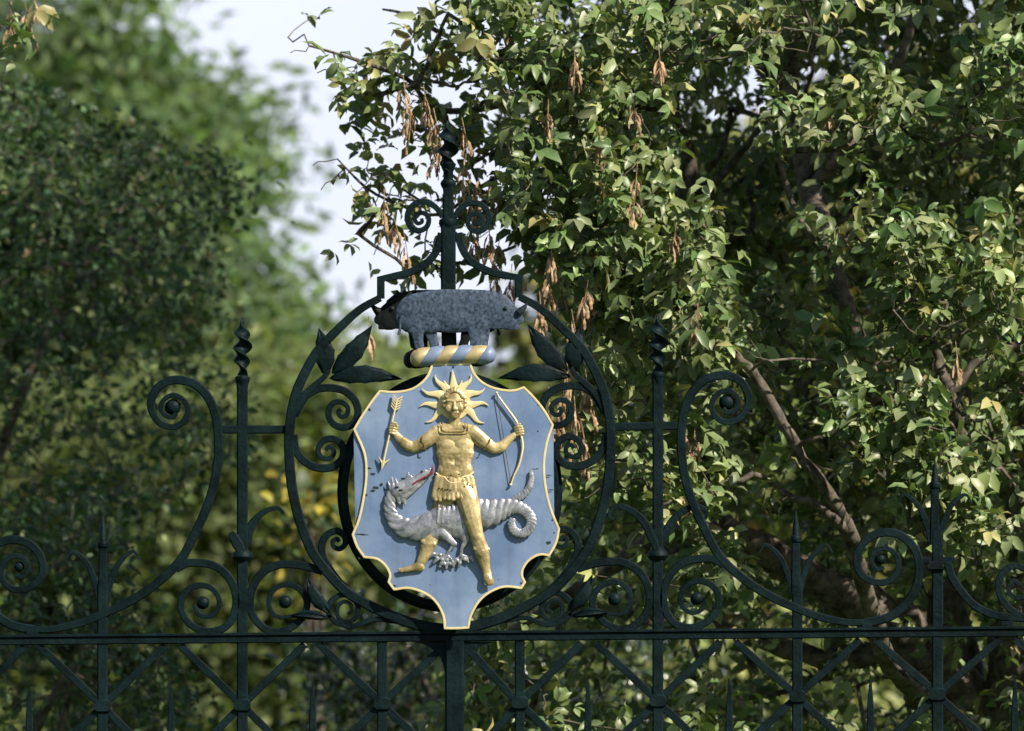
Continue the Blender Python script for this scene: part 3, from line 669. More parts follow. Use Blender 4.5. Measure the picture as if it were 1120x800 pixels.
# head: skull, long upper and lower jaw, crest, ear, chin spike
d.chain([(434, 538, 7, 7.6), (440, 535, 8, 8.4), (447, 530.5, 9, 7.0), (455, 525, 9, 5.2), (463, 520, 9, 4.4), (469.5, 516, 9, 3.0)])
d.chain([(441, 541, 7, 6.5), (449, 537, 7, 4.2), (457, 531.5, 7, 2.8), (464, 526, 7, 1.9), (468, 522.5, 7, 1.4)])
d.b(465, 515.5, 10, 2.6, 2.0, 2.4, 0, 2).b(470, 513.5, 10, 2.2, 1.8, 2.2, 0, 2).b(462, 515.5, 10, 2, 1.6, 2, 0, 2)
d.c(446, 523.5, 10, 2.6, 446.5, 517.5, 10, 1.3).c(440, 526, 10, 2.2, 449, 521.5, 11, 2.0)
d.c(430, 534, 9, 2.6, 428.5, 522.5, 9, 1.2).c(427.5, 536, 8, 2.2, 424.5, 527.5, 8, 1.0).c(434, 530, 10, 2.2, 432.5, 524, 10, 1.1)
d.chain([(440, 543, 7, 5), (442, 549, 7, 2.4), (443.5, 552, 7, 1.2)]); d.c(436, 545, 7, 4, 437, 551, 7, 1.6)
dragon = d.done('dragon_figure', M_silver, shield, 0.0013, 2)
dragon['label'] = 'silver grey dragon with curled ridged tail behind the archer'
bm = ridged([(430, 538, 6, 5.5), (427, 545, 6, 6), (426, 553, 6, 6.4), (428, 563, 6, 7.2), (434, 572, 6, 9), (443, 577.5, 6, 11), (454, 578.5, 6, 13), (466, 576.5, 6, 15), (478, 575, 5, 16)], 1.15, 1.0, 0.66)
obj('neck', bm, M_silver, dragon, 70)
bm = ridged([(522, 562, 5, 16.5), (534, 561.5, 6, 15.5), (544, 558.5, 6, 13.2), (554, 555.5, 6, 10), (563, 554.5, 7, 7.8), (572, 557.5, 7.5, 6.6), (579, 564, 8, 6.0), (581.5, 572, 8, 5.6), (578, 580, 8, 5.3), (570, 583.8, 8, 5.0), (562.5, 580.5, 8, 4.8), (559.5, 573, 8, 4.4), (561.5, 567, 7, 3.6)], 0.66, 0.75, 0.7)
obj('tail', bm, M_silver, dragon, 70)
bm = ridged([(560, 549, 4, 3.4), (567, 544.5, 5, 4.4), (574, 539.5, 5, 4.2), (579, 533, 5, 3.7), (581.3, 524, 5, 3.0), (581, 517, 5, 2.2), (582.5, 513.5, 5, 1.2), (586.5, 512.5, 5, .8)], 0.9, 0.5, 0.8)
obj('tail_tip', bm, M_silver, dragon, 70)
bm = bmesh.new()
tube(bm, [R3(x, y, 12.5) for x, y in catmull([(451, 530.3), (456, 526.8), (462, 523.5), (468, 520.8), (472, 517.5), (473.3, 513), (473, 508)], 4)], [0.0035, 0.003, 0.0026, 0.003, 0.0045, 0.003, 0.001], 8)
obj('tongue', bm, M_red, dragon)
bm = bmesh.new()
for x, y, r, s3 in ((434, 533, 1.6, (1.5, .6, .7)), (438.5, 536.3, 1.7, (1.5, .6, .7)), (441, 523.5, 1.3, (2.2, .6, .6)), (461.5, 515.8, 1.2, (1.2, .8, 1))): ball(bm, R3(x, y, 15.4 if x < 440 else 13.5), r*S, 2, s3)
obj('eye_marking', bm, M_chip, dragon)

# ------------------------------------------------------------------ rolled wreath under the rhinoceros
YT = -0.055
def wreath(name, label, yy, mats, cx0, cx1, cy0, cy1, sag):
    t = thing(name, label, 'wreath', P((cx0+cx1)/2, max(cy0, cy1)+10, yy))
    bands = [bmesh.new() for _ in range(6)]
    m, n = 320, 64; R = 10.6
    grid = []
    for i in range(m+1):
        u = i/m; x = cx0+(cx1-cx0)*u; yv = cy0+(cy1-cy0)*u-sag*math.sin(math.pi*u)
        e = min(u, 1-u)*(abs(cx1-cx0))/R; capf = math.sqrt(max(0.0, 1-(1-min(e, 1))**2)) if e < 1 else 1.0
        row = []
        for k_ in range(n):
            a_ = 2*math.pi*k_/n; ph = (u*6-0.42*math.sin(a_))
            fr_ = ph % 1.0; rr = R*max(capf, 0.02)*(0.90+0.12*math.sin(math.pi*fr_)**0.5)
            row.append(((x, yv+math.sin(a_)*-rr, yy-math.cos(a_)*rr*S*0.95), ph))
        grid.append(row)
    for i in range(m):
        for k_ in range(n):
            q = [grid[i][k_], grid[i][(k_+1) % n], grid[i+1][(k_+1) % n], grid[i+1][k_]]
            ph = sum(v[1] for v in q)/4; b_ = bands[int(min(5, max(0, math.floor(ph))))]
            b_.faces.new([b_.verts.new(P(*v[0])) for v in q])
    for i, b_ in enumerate(bands):
        bmesh.ops.remove_doubles(b_, verts=b_.verts, dist=1e-5)
        obj('gold_strand' if i % 2 == 0 else 'blue_strand', b_, mats[i % 2], t, 50)
    return t
wreath('twisted_wreath', 'twisted roll of blue and gold bands under the grey rhinoceros', YT, [M_torsegold, M_torseblue], 448.5, 542.5, 392.5, 388.5, 2)
wreath('twisted_wreath', 'dark reverse side wreath half hidden behind the blue and gold one', 0.055, [M_irondark, M_irondark], 441, 535, 394, 391, 2)

# ------------------------------------------------------------------ rhinoceros crest
def rhino(label, ys, flip, m, mh, name='rhinoceros_figure'):
    X = (lambda x: 982-x) if flip else (lambda x: x)
    t = thing(name, label, 'animal figure', P(X(500), 381, ys))
    r = Relief(ys, 0.62)
    B = lambda x, y, h_, *k_: r.b(X(x), y, h_, *k_)
    Cc = lambda x1, y1, h1, r1, x2, y2, h2, r2, f_=0.8: r.c(X(x1), y1, h1, r1, X(x2), y2, h2, r2, f_)
    Cc(458, 342, 0, 22.5, 480, 339.5, 0, 23); Cc(480, 339.5, 0, 23, 512, 339.5, 0, 23); Cc(512, 339.5, 0, 23, 530, 338.5, 0, 21.5)
    Cc(530, 338.5, 0, 21.5, 543, 339, 0, 19.5); Cc(543, 340, 0, 18, 553, 342.5, 0, 14); Cc(553, 342.5, 0, 13.5, 563, 347, 0, 9.5); Cc(560, 349, 0, 9.5, 568, 350, 0, 5.5)
    Cc(552, 352, 0, 8.5, 563, 356.5, 0, 4.6); Cc(540, 352, 0, 9, 555, 354, 0, 6)
    B(446.5, 344, 0, 12.5, 20, 14); B(455, 352, 4, 14, 16, 13); B(524, 350, 5, 14, 16, 12); B(470, 352, 2, 20, 13, 15); B(500, 349, 4, 26, 14, 17); B(496, 352.5, 2, 32, 12, 14); B(556, 348, 2, 11, 12.5, 9); B(437.5, 345, -2, 5, 13, 9)
    # near legs
    Cc(456, 360, 5, 8, 457.5, 373, 5, 5.8); Cc(457.5, 373, 5, 5.8, 458.5, 378, 5, 6.0); Cc(521, 360, 6, 10.5, 522, 373, 6, 8.6); Cc(522, 373, 6, 8.6, 522.5, 377.5, 6, 9.2)
    # far legs
    Cc(470, 360, -5, 8, 473.5, 372, -5, 5.6); Cc(473.5, 372, -5, 5.6, 475.5, 378, -5, 5.8); Cc(530, 361, -5, 6.5, 529.5, 378, -5, 4.6)
    Cc(561, 346, 1, 8.5, 570.5, 339.5, 1, 4.2); Cc(553, 356, 0, 5.5, 566, 358, 0, 3.2)
    # ear, mouth fold, plate folds
    Cc(545.5, 325, 6, 3.2, 547.5, 318.5, 6, 1.6); Cc(539, 323, 5, 2.6, 540, 317.5, 5, 1.4)
    body = r.done('body', m, t, 0.0019, 3)
    bm = bmesh.new()
    tube(bm, [P(X(x), y, ys-0.006) for x, y in catmull([(567, 342.5), (570.5, 339.5), (574, 335.5), (577, 331)], 4)], [0.0105, 0.0095, 0.006, 0.001], 12)
    obj('horn', bm, mh, t, 60)
    bm = bmesh.new(); tube(bm, [P(X(x), y, ys-0.010) for x, y in catmull([(440.5, 345), (437.3, 352), (437.5, 360), (436, 366.5)], 4)], [0.0045, 0.004, 0.0035, 0.0045], 8); obj('tail', bm, m, t, 60)
    bm = bmesh.new(); ball(bm, P(X(553), 337.5, ys-0.0098), 0.0055, 2, (1, .6, 1)); obj('eye', bm, M_chip, t, 60)
    return t
rhino('slate grey rhinoceros standing on the blue and gold wreath, facing right', -0.055, False, M_rhino, M_horn)
rhino('dark reverse side rhinoceros facing left, behind the slate grey one', 0.055, True, M_irondark, M_irondark)

# ------------------------------------------------------------------ trees
def norm(v): return v/np.maximum(np.linalg.norm(v, axis=-1, keepdims=True), 1e-9)
def inside(poly, pts):
    poly = np.asarray(poly, float); x, y = pts[:, 0], pts[:, 1]; r = np.zeros(len(pts), bool); j = len(poly)-1
    for i in range(len(poly)):
        xi, yi = poly[i]; xj, yj = poly[j]
        c = ((yi > y) != (yj > y)) & (x < (xj-xi)*(y-yi)/(yj-yi+1e-12)+xi); r ^= c; j = i
    return r
def in_poly(poly, n):
    poly = np.asarray(poly, float); lo, hi = poly.min(0), poly.max(0); o = np.zeros((0, 2))
    while len(o) < n:
        p = lo+(hi-lo)*rng.random((n*3, 2)); o = np.vstack([o, p[inside(poly, p)]])
    return o[:n]
_k = rng.normal(size=(24, 3)); _ph = rng.random(24)*6.28
def lump(p, scale):                                # cheap smooth 3-D noise, about -1..1
    q = p/scale; s_ = 0
    for i in range(24): s_ = s_+np.sin(q@(_k[i]*(1+0.06*i))+_ph[i])
    return s_/5.0

T_FULL = np.array([(0, 0, 0), (.26, -.40, .10), (.26, .40, .08), (.70, -.38, .03), (.70, .40, .05), (1, 0, -.22), (.26, 0, .02), (.70, 0, -.05)], float)
F_FULL = np.array([(0, 6, 1), (0, 2, 6), (1, 6, 7), (1, 7, 3), (6, 2, 4), (6, 4, 7), (3, 7, 5), (7, 4, 5)])
T_MINI = np.array([(0, 0, 0), (.5, -.5, .08), (.5, .5, .08), (1, 0, -.08)], float)
F_MINI = np.array([(0, 3, 1), (0, 2, 3)])
def leaves(name, pos, dirv, nrm, L, W, col, m, parent, full=True):
    T, F = (T_FULL, F_FULL) if full else (T_MINI, F_MINI)
    n = len(pos); nrm = norm(nrm); dirv = norm(dirv-nrm*(dirv*nrm).sum(1, keepdims=True)); side = np.cross(nrm, dirv)
    L = np.broadcast_to(L, (n,)); W = np.broadcast_to(W, (n,))
    V = pos[:, None]+dirv[:, None]*(L[:, None]*T[None, :, 0])[..., None]+side[:, None]*(W[:, None]*T[None, :, 1])[..., None]+nrm[:, None]*(L[:, None]*T[None, :, 2])[..., None]
    FF = (F[None]+(np.arange(n)*len(T))[:, None, None]).reshape(-1, 3)
    cc = np.concatenate([col, np.ones((n, 1))], 1); cc = np.repeat(cc, len(T), 0)
    return link(name, tri_mesh(name, V.reshape(-1, 3), FF, cc), m, parent)

def palette(n, cols, wts, jit=0.22):
    cols = np.array(cols); i = rng.choice(len(cols), n, p=np.array(wts)/sum(wts)); c = cols[i]
    return np.clip(c*(1+jit*rng.normal(size=(n, 1)))*(1+0.045*rng.normal(size=(n, 3))), 0.004, 0.6)

def limbs_mesh(name, limbs, m, parent, n=10):
    bm = bmesh.new()
    for pts, rad in limbs:
        q = catmull([tuple(p) for p in pts], 5); q = q+0.12*np.interp(np.linspace(0, 1, len(q)), np.linspace(0, 1, len(rad)), rad)[:, None]*rng.normal(size=q.shape)
        rr = np.interp(np.linspace(0, 1, len(q)), np.linspace(0, 1, len(rad)), rad)*(1+0.07*rng.normal(size=len(q)))
        tube(bm, [Vector(p) for p in q], list(rr), n)
    return obj(name, bm, m, parent, 60)

def grow(limb_pts, attr, r_tip, r_max, bend=0.12, sag=0.0):
    """connect every attractor to the nearest wood, nearest first: returns nodes, parents, radii, attractor node ids"""
    nodes = list(np.asarray(limb_pts, float)); par = [-1]*len(nodes); base = np.array(nodes)
    d0 = np.min(np.linalg.norm(attr[:, None]-base[None], axis=2), 1); order = np.argsort(d0); ids = np.zeros(len(attr), int)
    N = np.zeros((len(nodes)+len(attr)*4, 3)); N[:len(nodes)] = base; cnt = len(nodes)
    for ai in order:
        a_ = attr[ai]; dd = N[:cnt]-a_; j = int(np.argmin((dd*dd).sum(1))); b_ = N[j].copy(); L = np.linalg.norm(a_-b_)
        last = j; K = 3
        for s_ in range(1, K+1):
            u = s_/K; q = b_+(a_-b_)*u
            if s_ < K: q = q+rng.normal(size=3)*bend*L*0.5
            q[2] += sag*L*math.sin(math.pi*u)
            N[cnt] = q; par.append(last); last = cnt; cnt += 1
        ids[ai] = last
    N = N[:cnt]; w = np.zeros(cnt); w[ids] += 1
    for i in range(cnt-1, len(base)-1, -1): w[par[i]] += w[i]
    R = np.minimum(r_tip*np.maximum(w, 1)**0.42, r_max)
    return N, np.array(par), R, ids

def twig_mesh(name, N, par, R, m, parent, sides=5):
    i = np.where(par >= 0)[0]; A, B = N[par[i]], N[i]; ra, rb = np.minimum(R[par[i]], R[i]*1.25), R[i]
    t = norm(B-A); ref = np.where(np.abs(t[:, 2:3]) > 0.9, np.array([[1., 0, 0]]), np.array([[0, 0, 1.]])); u = norm(np.cross(t, ref)); v = np.cross(t, u)
    an = 2*np.pi*np.arange(sides)/sides
    off = u[:, None]*np.cos(an)[None, :, None]+v[:, None]*np.sin(an)[None, :, None]
    V = np.concatenate([A[:, None]-t[:, None]*ra[:, None, None]*0.3+off*ra[:, None, None], B[:, None]+off*rb[:, None, None]], 1)
    j = np.arange(sides); f = np.stack([j, (j+1) % sides, sides+(j+1) % sides, sides+j], 1)
    F = (f[None]+(np.arange(len(i))*2*sides)[:, None, None]).reshape(-1, 4)
    return link(name, tri_mesh(name, V.reshape(-1, 3), F), m, parent)

SUNV = np.array(SUN)
# ---- laburnum behind the gate -------------------------------------------------
def PL(lst): return [P(a_, b_, y) for a_, b_, y in lst]
lab = thing('laburnum_tree', 'large laburnum with three-part leaves and brown hanging pods, behind the gate', 'tree', (P(1120, 800, 2.2).x, 2.2, 0))
root = Vector((P(1120, 800, 2.2).x, 2.2, -0.05))
limbs = [
 ([root, root+Vector((-0.02, 0, 0.9)), P(1095, 900, 2.2), P(1050, 760, 2.1), P(1000, 705, 2.0), P(930, 655, 1.9), P(850, 610, 1.8), P(790, 575, 1.7)], [0.14, 0.12, 0.11, 0.10, 0.085, 0.065, 0.05, 0.035]),
 ([P(1010, 760, 2.0), P(968, 716, 1.3), P(945, 640, 1.05), P(932, 590, 0.9), P(911, 547, 0.8), P(885, 510, 0.75), P(857, 465, 0.72), P(827, 411, 0.7), P(812, 396, 0.7), P(775, 355, 0.7), P(740, 300, 0.75)], [0.045, 0.031, 0.026, 0.022, 0.0195, 0.018, 0.0165, 0.0155, 0.0135, 0.010, 0.008]),
 ([P(932, 588, 0.9), P(915, 570, 0.82), P(890, 550, 0.8), P(862, 543, 0.8), P(835, 522, 0.8)], [0.018, 0.015, 0.012, 0.010, 0.008]),
 ([P(1060, 790, 2.2), P(1030, 640, 2.1), P(990, 520, 2.0), P(960, 440, 1.5), P(940, 378, 1.2), P(925, 340, 1.1), P(914, 299, 1.15), P(903, 252, 1.4), P(887, 210, 1.7), P(869, 142, 1.75), P(850, 97, 1.8), P(827, 50, 1.9), P(800, -60, 2.0), P(770, -200, 2.1)], [0.08, 0.06, 0.045, 0.036, 0.028, 0.026, 0.028, 0.032, 0.04, 0.035, 0.03, 0.026, 0.02, 0.012]),
 ([P(869, 142, 1.75), P(865, 75, 1.7), P(880, -20, 1.7), P(900, -150, 1.8)], [0.03, 0.026, 0.022, 0.012]),
 ([P(887, 210, 1.7), P(930, 150, 1.6), P(985, 60, 1.5), P(1020, -60, 1.5)], [0.024, 0.02, 0.016, 0.01]),
 ([P(990, 520, 2.0), P(880, 420, 2.2), P(790, 320, 2.3), P(757, 235, 2.3), P(752, 172, 2.3), P(737, 124, 2.2), P(735, 22, 2.2), P(720, -90, 2.2)], [0.035, 0.03, 0.026, 0.028, 0.026, 0.022, 0.018, 0.01]),
 ([P(757, 235, 2.3), P(800, 180, 2.2), P(840, 130, 2.0)], [0.016, 0.013, 0.009]),
 ([P(1055, 560, 1.4), P(1048, 480, 1.0), P(1037, 432, 0.85), P(1026, 392, 0.85), P(1015, 360, 0.85)], [0.04, 0.030, 0.023, 0.015, 0.009]),
 ([P(1037, 432, 0.85), P(1064, 400, 0.85), P(1085, 378, 0.85)], [0.015, 0.011, 0.007]),
 ([P(1095, 900, 2.2), P(1110, 700, 2.0), P(1130, 500, 1.8), P(1140, 300, 1.7), P(1150, 100, 1.7), P(1160, -150, 1.8), P(1170, -400, 1.9)], [0.09, 0.08, 0.07, 0.06, 0.05, 0.035, 0.015]),
 ([P(740, 300, 0.75), P(690, 250, 1.0), P(620, 210, 1.1), P(560, 190, 1.1), P(525, 205, 1.1)], [0.014, 0.012, 0.01, 0.008, 0.005]),
 ([P(735, 22, 2.2), P(640, 60, 1.6), P(560, 110, 1.3), P(481, 120, 1.1), P(445, 87, 1.0), P(390, 66, 0.9), P(338, 50, 0.9)], [0.018, 0.015, 0.012, 0.009, 0.007, 0.005, 0.003]),
 ([P(560, 110, 1.3), P(520, 60, 1.3), P(470, 30, 1.2), P(440, 15, 1.2), P(418, 10, 1.2)], [0.011, 0.009, 0.007, 0.005, 0.003]),
 ([P(525, 205, 1.1), P(480, 235, 1.0), P(432, 222, 1.0), P(400, 205, 0.9), P(369, 174, 0.9)], [0.006, 0.005, 0.005, 0.004, 0.0025]),
 ([P(481, 120, 1.1), P(505, 160, 1.1), P(525, 205, 1.1), P(540, 250, 1.1)], [0.007, 0.006, 0.005, 0.003]),
 ([P(510, 240, 1.0), P(470, 225, 0.9), P(440, 207, 0.8), P(418, 190, 0.75)], [0.005, 0.004, 0.003, 0.002]),
 ([P(790, 575, 1.7), P(720, 590, 1.8), P(640, 640, 1.9), P(560, 690, 2.0)], [0.035, 0.03, 0.022, 0.012]),
 ([P(1000, 705, 2.0), P(900, 720, 2.0), P(800, 690, 1.9), P(700, 680, 1.8)], [0.05, 0.035, 0.024, 0.012]),
]
limbs_mesh('trunk', limbs, M_bark, lab)
limb_nodes = np.array([p for pts, _ in limbs[:] for p in catmull([tuple(q) for q in pts], 4)])
dense = [(760, -120), (1190, -120), (1190, 900), (480, 900), (500, 720), (585, 640), (625, 560), (640, 430), (600, 330), (575, 290), (590, 200), (545, 160), (560, 90), (505, 40), (490, -60), (560, -110)]
att = in_poly(dense, 7200); yd = 0.55+3.3*rng.random(len(att))**0.7
A3 = PA(att, yd)
keep = lump(A3*np.array([[1, 1, 1.7]]), 0.20) > -0.02
# gaps where the photograph shows the dark inside of the crown
def hole(cx, cyy, rx, r_y, ymax, p):
    global keep
    q = ((att[:, 0]-cx)/rx)**2+((att[:, 1]-cyy)/r_y)**2 < 1
    keep &= ~(q & (yd < ymax) & (rng.random(len(att)) < p))
hole(870, 205, 130, 125, 2.4, 0.93); hole(760, 200, 60, 110, 1.6, 0.85); hole(1010, 190, 90, 70, 2.0, .85); hole(960, 60, 70, 40, 1.6, .7)
hole(860, 590, 150, 70, 2.3, 0.92); hole(940, 650, 120, 100, 1.7, 0.9); hole(690, 440, 60, 80, 1.6, .85); hole(860, 480, 70, 60, 1.8, 0.9); hole(935, 345, 45, 60, 1.5, .85)
hole(760, 780, 300, 110, 1.3, 0.55); hole(800, 430, 50, 60, 1.0, .6)
hole(1050, 410, 40, 40, 1.3, .9); hole(900, 745, 260, 70, 5, .75); hole(620, 740, 130, 60, 5, .5); hole(760, 90, 60, 60, 5, .6)
att, yd, A3 = att[keep], yd[keep], A3[keep]
# clumps that catch the sun in front, and the thin sprays against the sky
extra = []
def clump(cx, cyy, rx, r_y, y0, y1, n):
    for _ in range(int(n*1.25)):
        t = rng.random()*6.28; q = math.sqrt(rng.random()); extra.append((cx+rx*q*math.cos(t), cyy+r_y*q*math.sin(t), y0+(y1-y0)*rng.random()))
clump(640, 210, 90, 100, 0.4, 0.8, 60); clump(720, 290, 80, 70, 0.4, 0.7, 46); clump(560, 60, 60, 50, 0.5, 0.9, 22); clump(660, 80, 110, 70, 0.5, 0.9, 50)
clump(1050, 320, 90, 60, 0.4, 0.8, 50); clump(1000, 475, 90, 50, 0.4, 0.7, 40); clump(1090, 450, 40, 80, 0.5, 0.9, 16); clump(930, 265, 50, 30, 0.5, 0.8, 14)
clump(950, 140, 55, 40, 0.5, 0.9, 16); clump(1085, 110, 45, 50, 0.5, 0.9, 18); clump(860, 140, 40, 20, 0.5, 0.8, 6); clump(855, 30, 90, 35, 0.5, 1.0, 24)
clump(800, 400, 60, 30, 0.5, 0.8, 14); clump(740, 520, 60, 60, 0.5, 1.0, 26); clump(640, 500, 40, 60, 0.6, 1.0, 16); clump(690, 440, 40, 20, .5, .8, 6); clump(1040, 560, 70, 50, 0.5, 0.9, 22)
clump(760, 640, 60, 40, 0.6, 1.0, 12); clump(690, 360, 60, 30, 0.5, 0.9, 14); clump(600, 270, 40, 30, .6, .9, 8); clump(940, 390, 45, 40, .6, .9, 12)
for p in ((340, 20), (315, 41), (318, 58), (347, 80), (365, 58), (377, 66), (390, 74), (400, 90), (372, 84), (387, 118), (420, 78), (432, 96), (445, 60), (456, 92), (470, 60), (480, 90), (380, 145), (405, 170), (401, 186), (342, 181), (351, 208),
          (372, 196), (387, 214), (425, 217), (410, 222), (392, 256), (409, 279), (436, 215), (450, 110), (470, 130), (500, 130), (520, 110), (540, 140), (530, 170), (500, 165), (470, 180), (510, 215), (540, 230), (465, 275), (450, 300), (478, 290), (520, 260), (550, 275), (440, 320), (505, 75), (525, 45), (490, 15), (450, 130), (545, 80), (410, 60), (425, 100), (440, 75), (455, 110), (462, 75), (415, 125), (436, 140), (460, 155), (395, 110), (470, 110), (415, 195), (440, 190), (455, 205), (425, 240), (410, 235), (480, 60), (495, 95), (515, 90), (520, 140), (535, 110), (515, 190), (490, 210), (495, 240), (530, 290), (505, 290), (555, 160), (560, 205), (575, 250)):
    extra.append((p[0], p[1], 0.7+0.5*rng.random()))
ex = np.array(extra); E3 = PA(ex[:, :2], ex[:, 2])
allA = np.concatenate([A3, E3]); is_ex = np.arange(len(allA)) >= len(A3)
N, par, R, ids = grow(limb_nodes, allA, 0.0016, 0.02, 0.10)
twig_mesh('twigs', N, par, R, M_bark, lab)
def path(pts, n=14): return np.array([p for p in catmull([tuple(q) for q in pts], n)][::3])
BARE = np.concatenate([path(limbs[1][0][1:9]), path(limbs[2][0][2:4]), path(limbs[3][0][3:6], 10), path(limbs[8][0][1:4], 10)])
STEMS = np.concatenate([path(limbs[3][0][6:12], 10), path(limbs[4][0][:2], 14), path(limbs[6][0][2:6], 12)])
def trifoliate(tree, centres, per, spread, Lm, cols, wts, m, name='crown', front=0.25, along=None):
    n = len(centres); cnt = rng.poisson(per, n)+(per > 2.5); idx = np.repeat(np.arange(n), cnt)
    c = centres[idx]+rng.normal(size=(len(idx), 3))*spread
    if along is not None:
        c = centres[idx]+rng.normal(size=(len(idx), 3))*spread*0.5+along[idx]*rng.uniform(-0.17, 0.04, size=(len(idx), 1))
    ok = np.ones(len(c), bool)                     # open up in front of, and on the sunny side of, the bare limbs
    for b_ in BARE:
        v = c-b_; al = v@SUNV; dl = np.linalg.norm(v-al[:, None]*SUNV[None], axis=1)
        ok &= ~((dl < 0.055) & (al > -0.03) & (al < 0.9))
        ok &= ~((np.hypot(v[:, 0], v[:, 2]) < 0.045) & (v[:, 1] < 0.02))
    for b_ in STEMS:
        v = c-b_; ok &= ~((np.hypot(v[:, 0], v[:, 2]) < 0.032) & (v[:, 1] < 0.02))
    c = c[ok]; k_ = len(c)
    nr = norm(SUNV[None]*0.55+np.array([[0, -front, 0.45]])+0.62*rng.normal(size=(k_, 3)))
    dr = rng.normal(size=(k_, 3))*0.8+np.array([[0, -0.25, -0.55]]); dr = norm(dr-nr*(dr*nr).sum(1, keepdims=True)); sd = np.cross(nr, dr)
    L = Lm*np.clip(np.exp(0.27*rng.normal(size=k_)), .5, 1.55); pc = palette(k_, cols, wts)
    P_, D_, N_, L_, C_ = [], [], [], [], []
    for a_ in (-1.05, 0.0, 1.05):
        dd = dr*math.cos(a_)+sd*math.sin(a_); P_.append(c+dd*0.06*L[:, None]); D_.append(dd+0.12*rng.normal(size=(k_, 3))); N_.append(nr+0.30*rng.normal(size=(k_, 3))+0.35*dd*(abs(a_) > 0))
        L_.append(L*(1.0 if a_ == 0 else 0.88)); C_.append(pc*(1+0.1*rng.normal(size=(k_, 1))))
    L_ = np.concatenate(L_)
    leaves(name, np.concatenate(P_), np.concatenate(D_), np.concatenate(N_), L_, L_*(0.46+0.14*rng.random(len(L_))), np.clip(np.concatenate(C_), .003, .6), m, tree)
LC = [(0.150, 0.208, 0.080), (0.220, 0.268, 0.130), (0.090, 0.150, 0.055), (0.32, 0.31, 0.13), (0.27, 0.20, 0.10)]
cent = N[ids]
per = 4.4
mainC = cent[~is_ex]; exC = cent[is_ex]
thin = ex[:, 0] < 470
cs = np.concatenate([mainC, exC[~thin]])
# unseen high crown above and right of frame, added to shade left-hand trees
hp = in_poly([(640, -160), (900, -120), (1200, -130), (1200, 900), (1750, 900), (1900, -300), (1700, -1200), (1300, -1450), (950, -1100), (760, -500)], 1500)
H3 = PA(hp, np.where(hp[:, 0] < 1150, 0.9, 0.35)+2.9*rng.random(len(hp)))
NH, pH, RH, iH = grow(limb_nodes, H3, 0.0022, 0.03, 0.16)
twig_mesh('shade_twigs', NH, pH, RH, M_bark, lab, 4)
al_ = norm(N[ids]-N[par[ids]]+np.array([[0, 0, -0.03]])); al_ = np.concatenate([al_[~is_ex], al_[is_ex][~thin]])
trifoliate(lab, cs, per, 0.05, 0.051, LC, [5, 4.5, 4, .8, .08], M_leaf, along=al_)
far_l = thin & (ex[:, 0] < 385)
trifoliate(lab, exC[far_l], 1.3, 0.02, 0.056, LC, [4, 4, 3, 3, .8], M_leaf, 'outer_sprays')
trifoliate(lab, exC[thin & ~far_l], 2.7, 0.034, 0.050, LC, [4, 5, 2, 4, .3], M_leaf, 'outer_sprays')
trifoliate(lab, NH[iH], 4.0, 0.09, 0.085, LC, [5, 4, 4, 1, .2], M_leaf, 'shade_crown')
# hanging pods
def pod_cluster(tree, px, py, y, n, length, name='seed_pods'):
    c = P(px, py, y); bm = bmesh.new(); lean = Vector((random.uniform(-1, 1), random.uniform(-1, 1), 0))*0.035
    tube(bm, [c+Vector((0, 0, 0.03)), c-lean*0.5+Vector((0.003, 0, -length*0.5)), c-lean*0.8+Vector((0.0, 0, -length*0.8))], [0.0014, 0.0012, 0.001], 5)
    for i in range(n):
        z0 = -length*0.75*random.random(); ln = lean*(z0/length); a_ = random.random()*6.28; L = 0.030+0.034*random.random(); w = 0.0034+0.0024*random.random()
        o = c+ln+Vector((0, 0, z0)); d_ = Vector((math.cos(a_)*0.35, math.sin(a_)*0.35, -1)).normalized(); s_ = d_.cross(Vector((math.sin(a_*3), math.cos(a_*3), .2))).normalized(); u_ = d_.cross(s_)
        rings = []
        for t, ww in ((0.0, .15), (0.18, .25), (0.35, 1), (0.5, .75), (0.62, 1.05), (0.75, .8), (0.88, .9), (1.0, .08)):
            q = o+d_*L*t+Vector((math.cos(a_), math.sin(a_), 0))*0.006*math.sin(math.pi*t)
            rings.append([bm.verts.new(q+s_*w*ww), bm.verts.new(q+u_*w*.45*ww), bm.verts.new(q-s_*w*ww), bm.verts.new(q-u_*w*.45*ww)])
        for A, B in zip(rings, rings[1:]):
            for j in range(4): bm.faces.new((A[j], A[(j+1) % 4], B[(j+1) % 4], B[j]))
        bm.faces.new(rings[0]); bm.faces.new(rings[-1])
    obj(name, bm, M_pod, tree, 70)
for (x, y, L) in ((663, 196, .09), (697, 190, .15), (692, 215, .1), (603, 275, .13), (612, 295, .14), (648, 305, .08), (643, 318, .08), (763, 333, .11), (628, 63, .08), (690, 110, .08), (448, 118, .11), (441, 95, .1), (474, 130, .12),
                  (420, 218, .12), (441, 262, .12), (508, 180, .1), (525, 195, .12), (618, 425, .16), (628, 445, .16), (637, 480, .1), (610, 455, .12), (1045, 385, .09), (535, 255, .1), (547, 268, .1), (403, 358, .08), (477, 150, .12),
                  (463, 105, .08), (505, 140, .08), (540, 200, .09), (515, 245, .1), (430, 245, .07), (560, 300, .09), (590, 330, .1), (620, 400, .12), (600, 120, .07), (655, 150, .07), (590, 290, .12), (625, 350, .1), (640, 415, .14), (600, 435, .12), (740, 255, .06), (745, 470, .07), (600, 300, .12), (660, 205, .08), (540, 300, .1), (720, 60, .06), (905, 115, .06), (520, 215, .1), (760, 480, .08), (638, 330, .06)):
    pod_cluster(lab, x, y, 0.38+0.42*random.random(), int(6+L*70+5*random.random()), L)

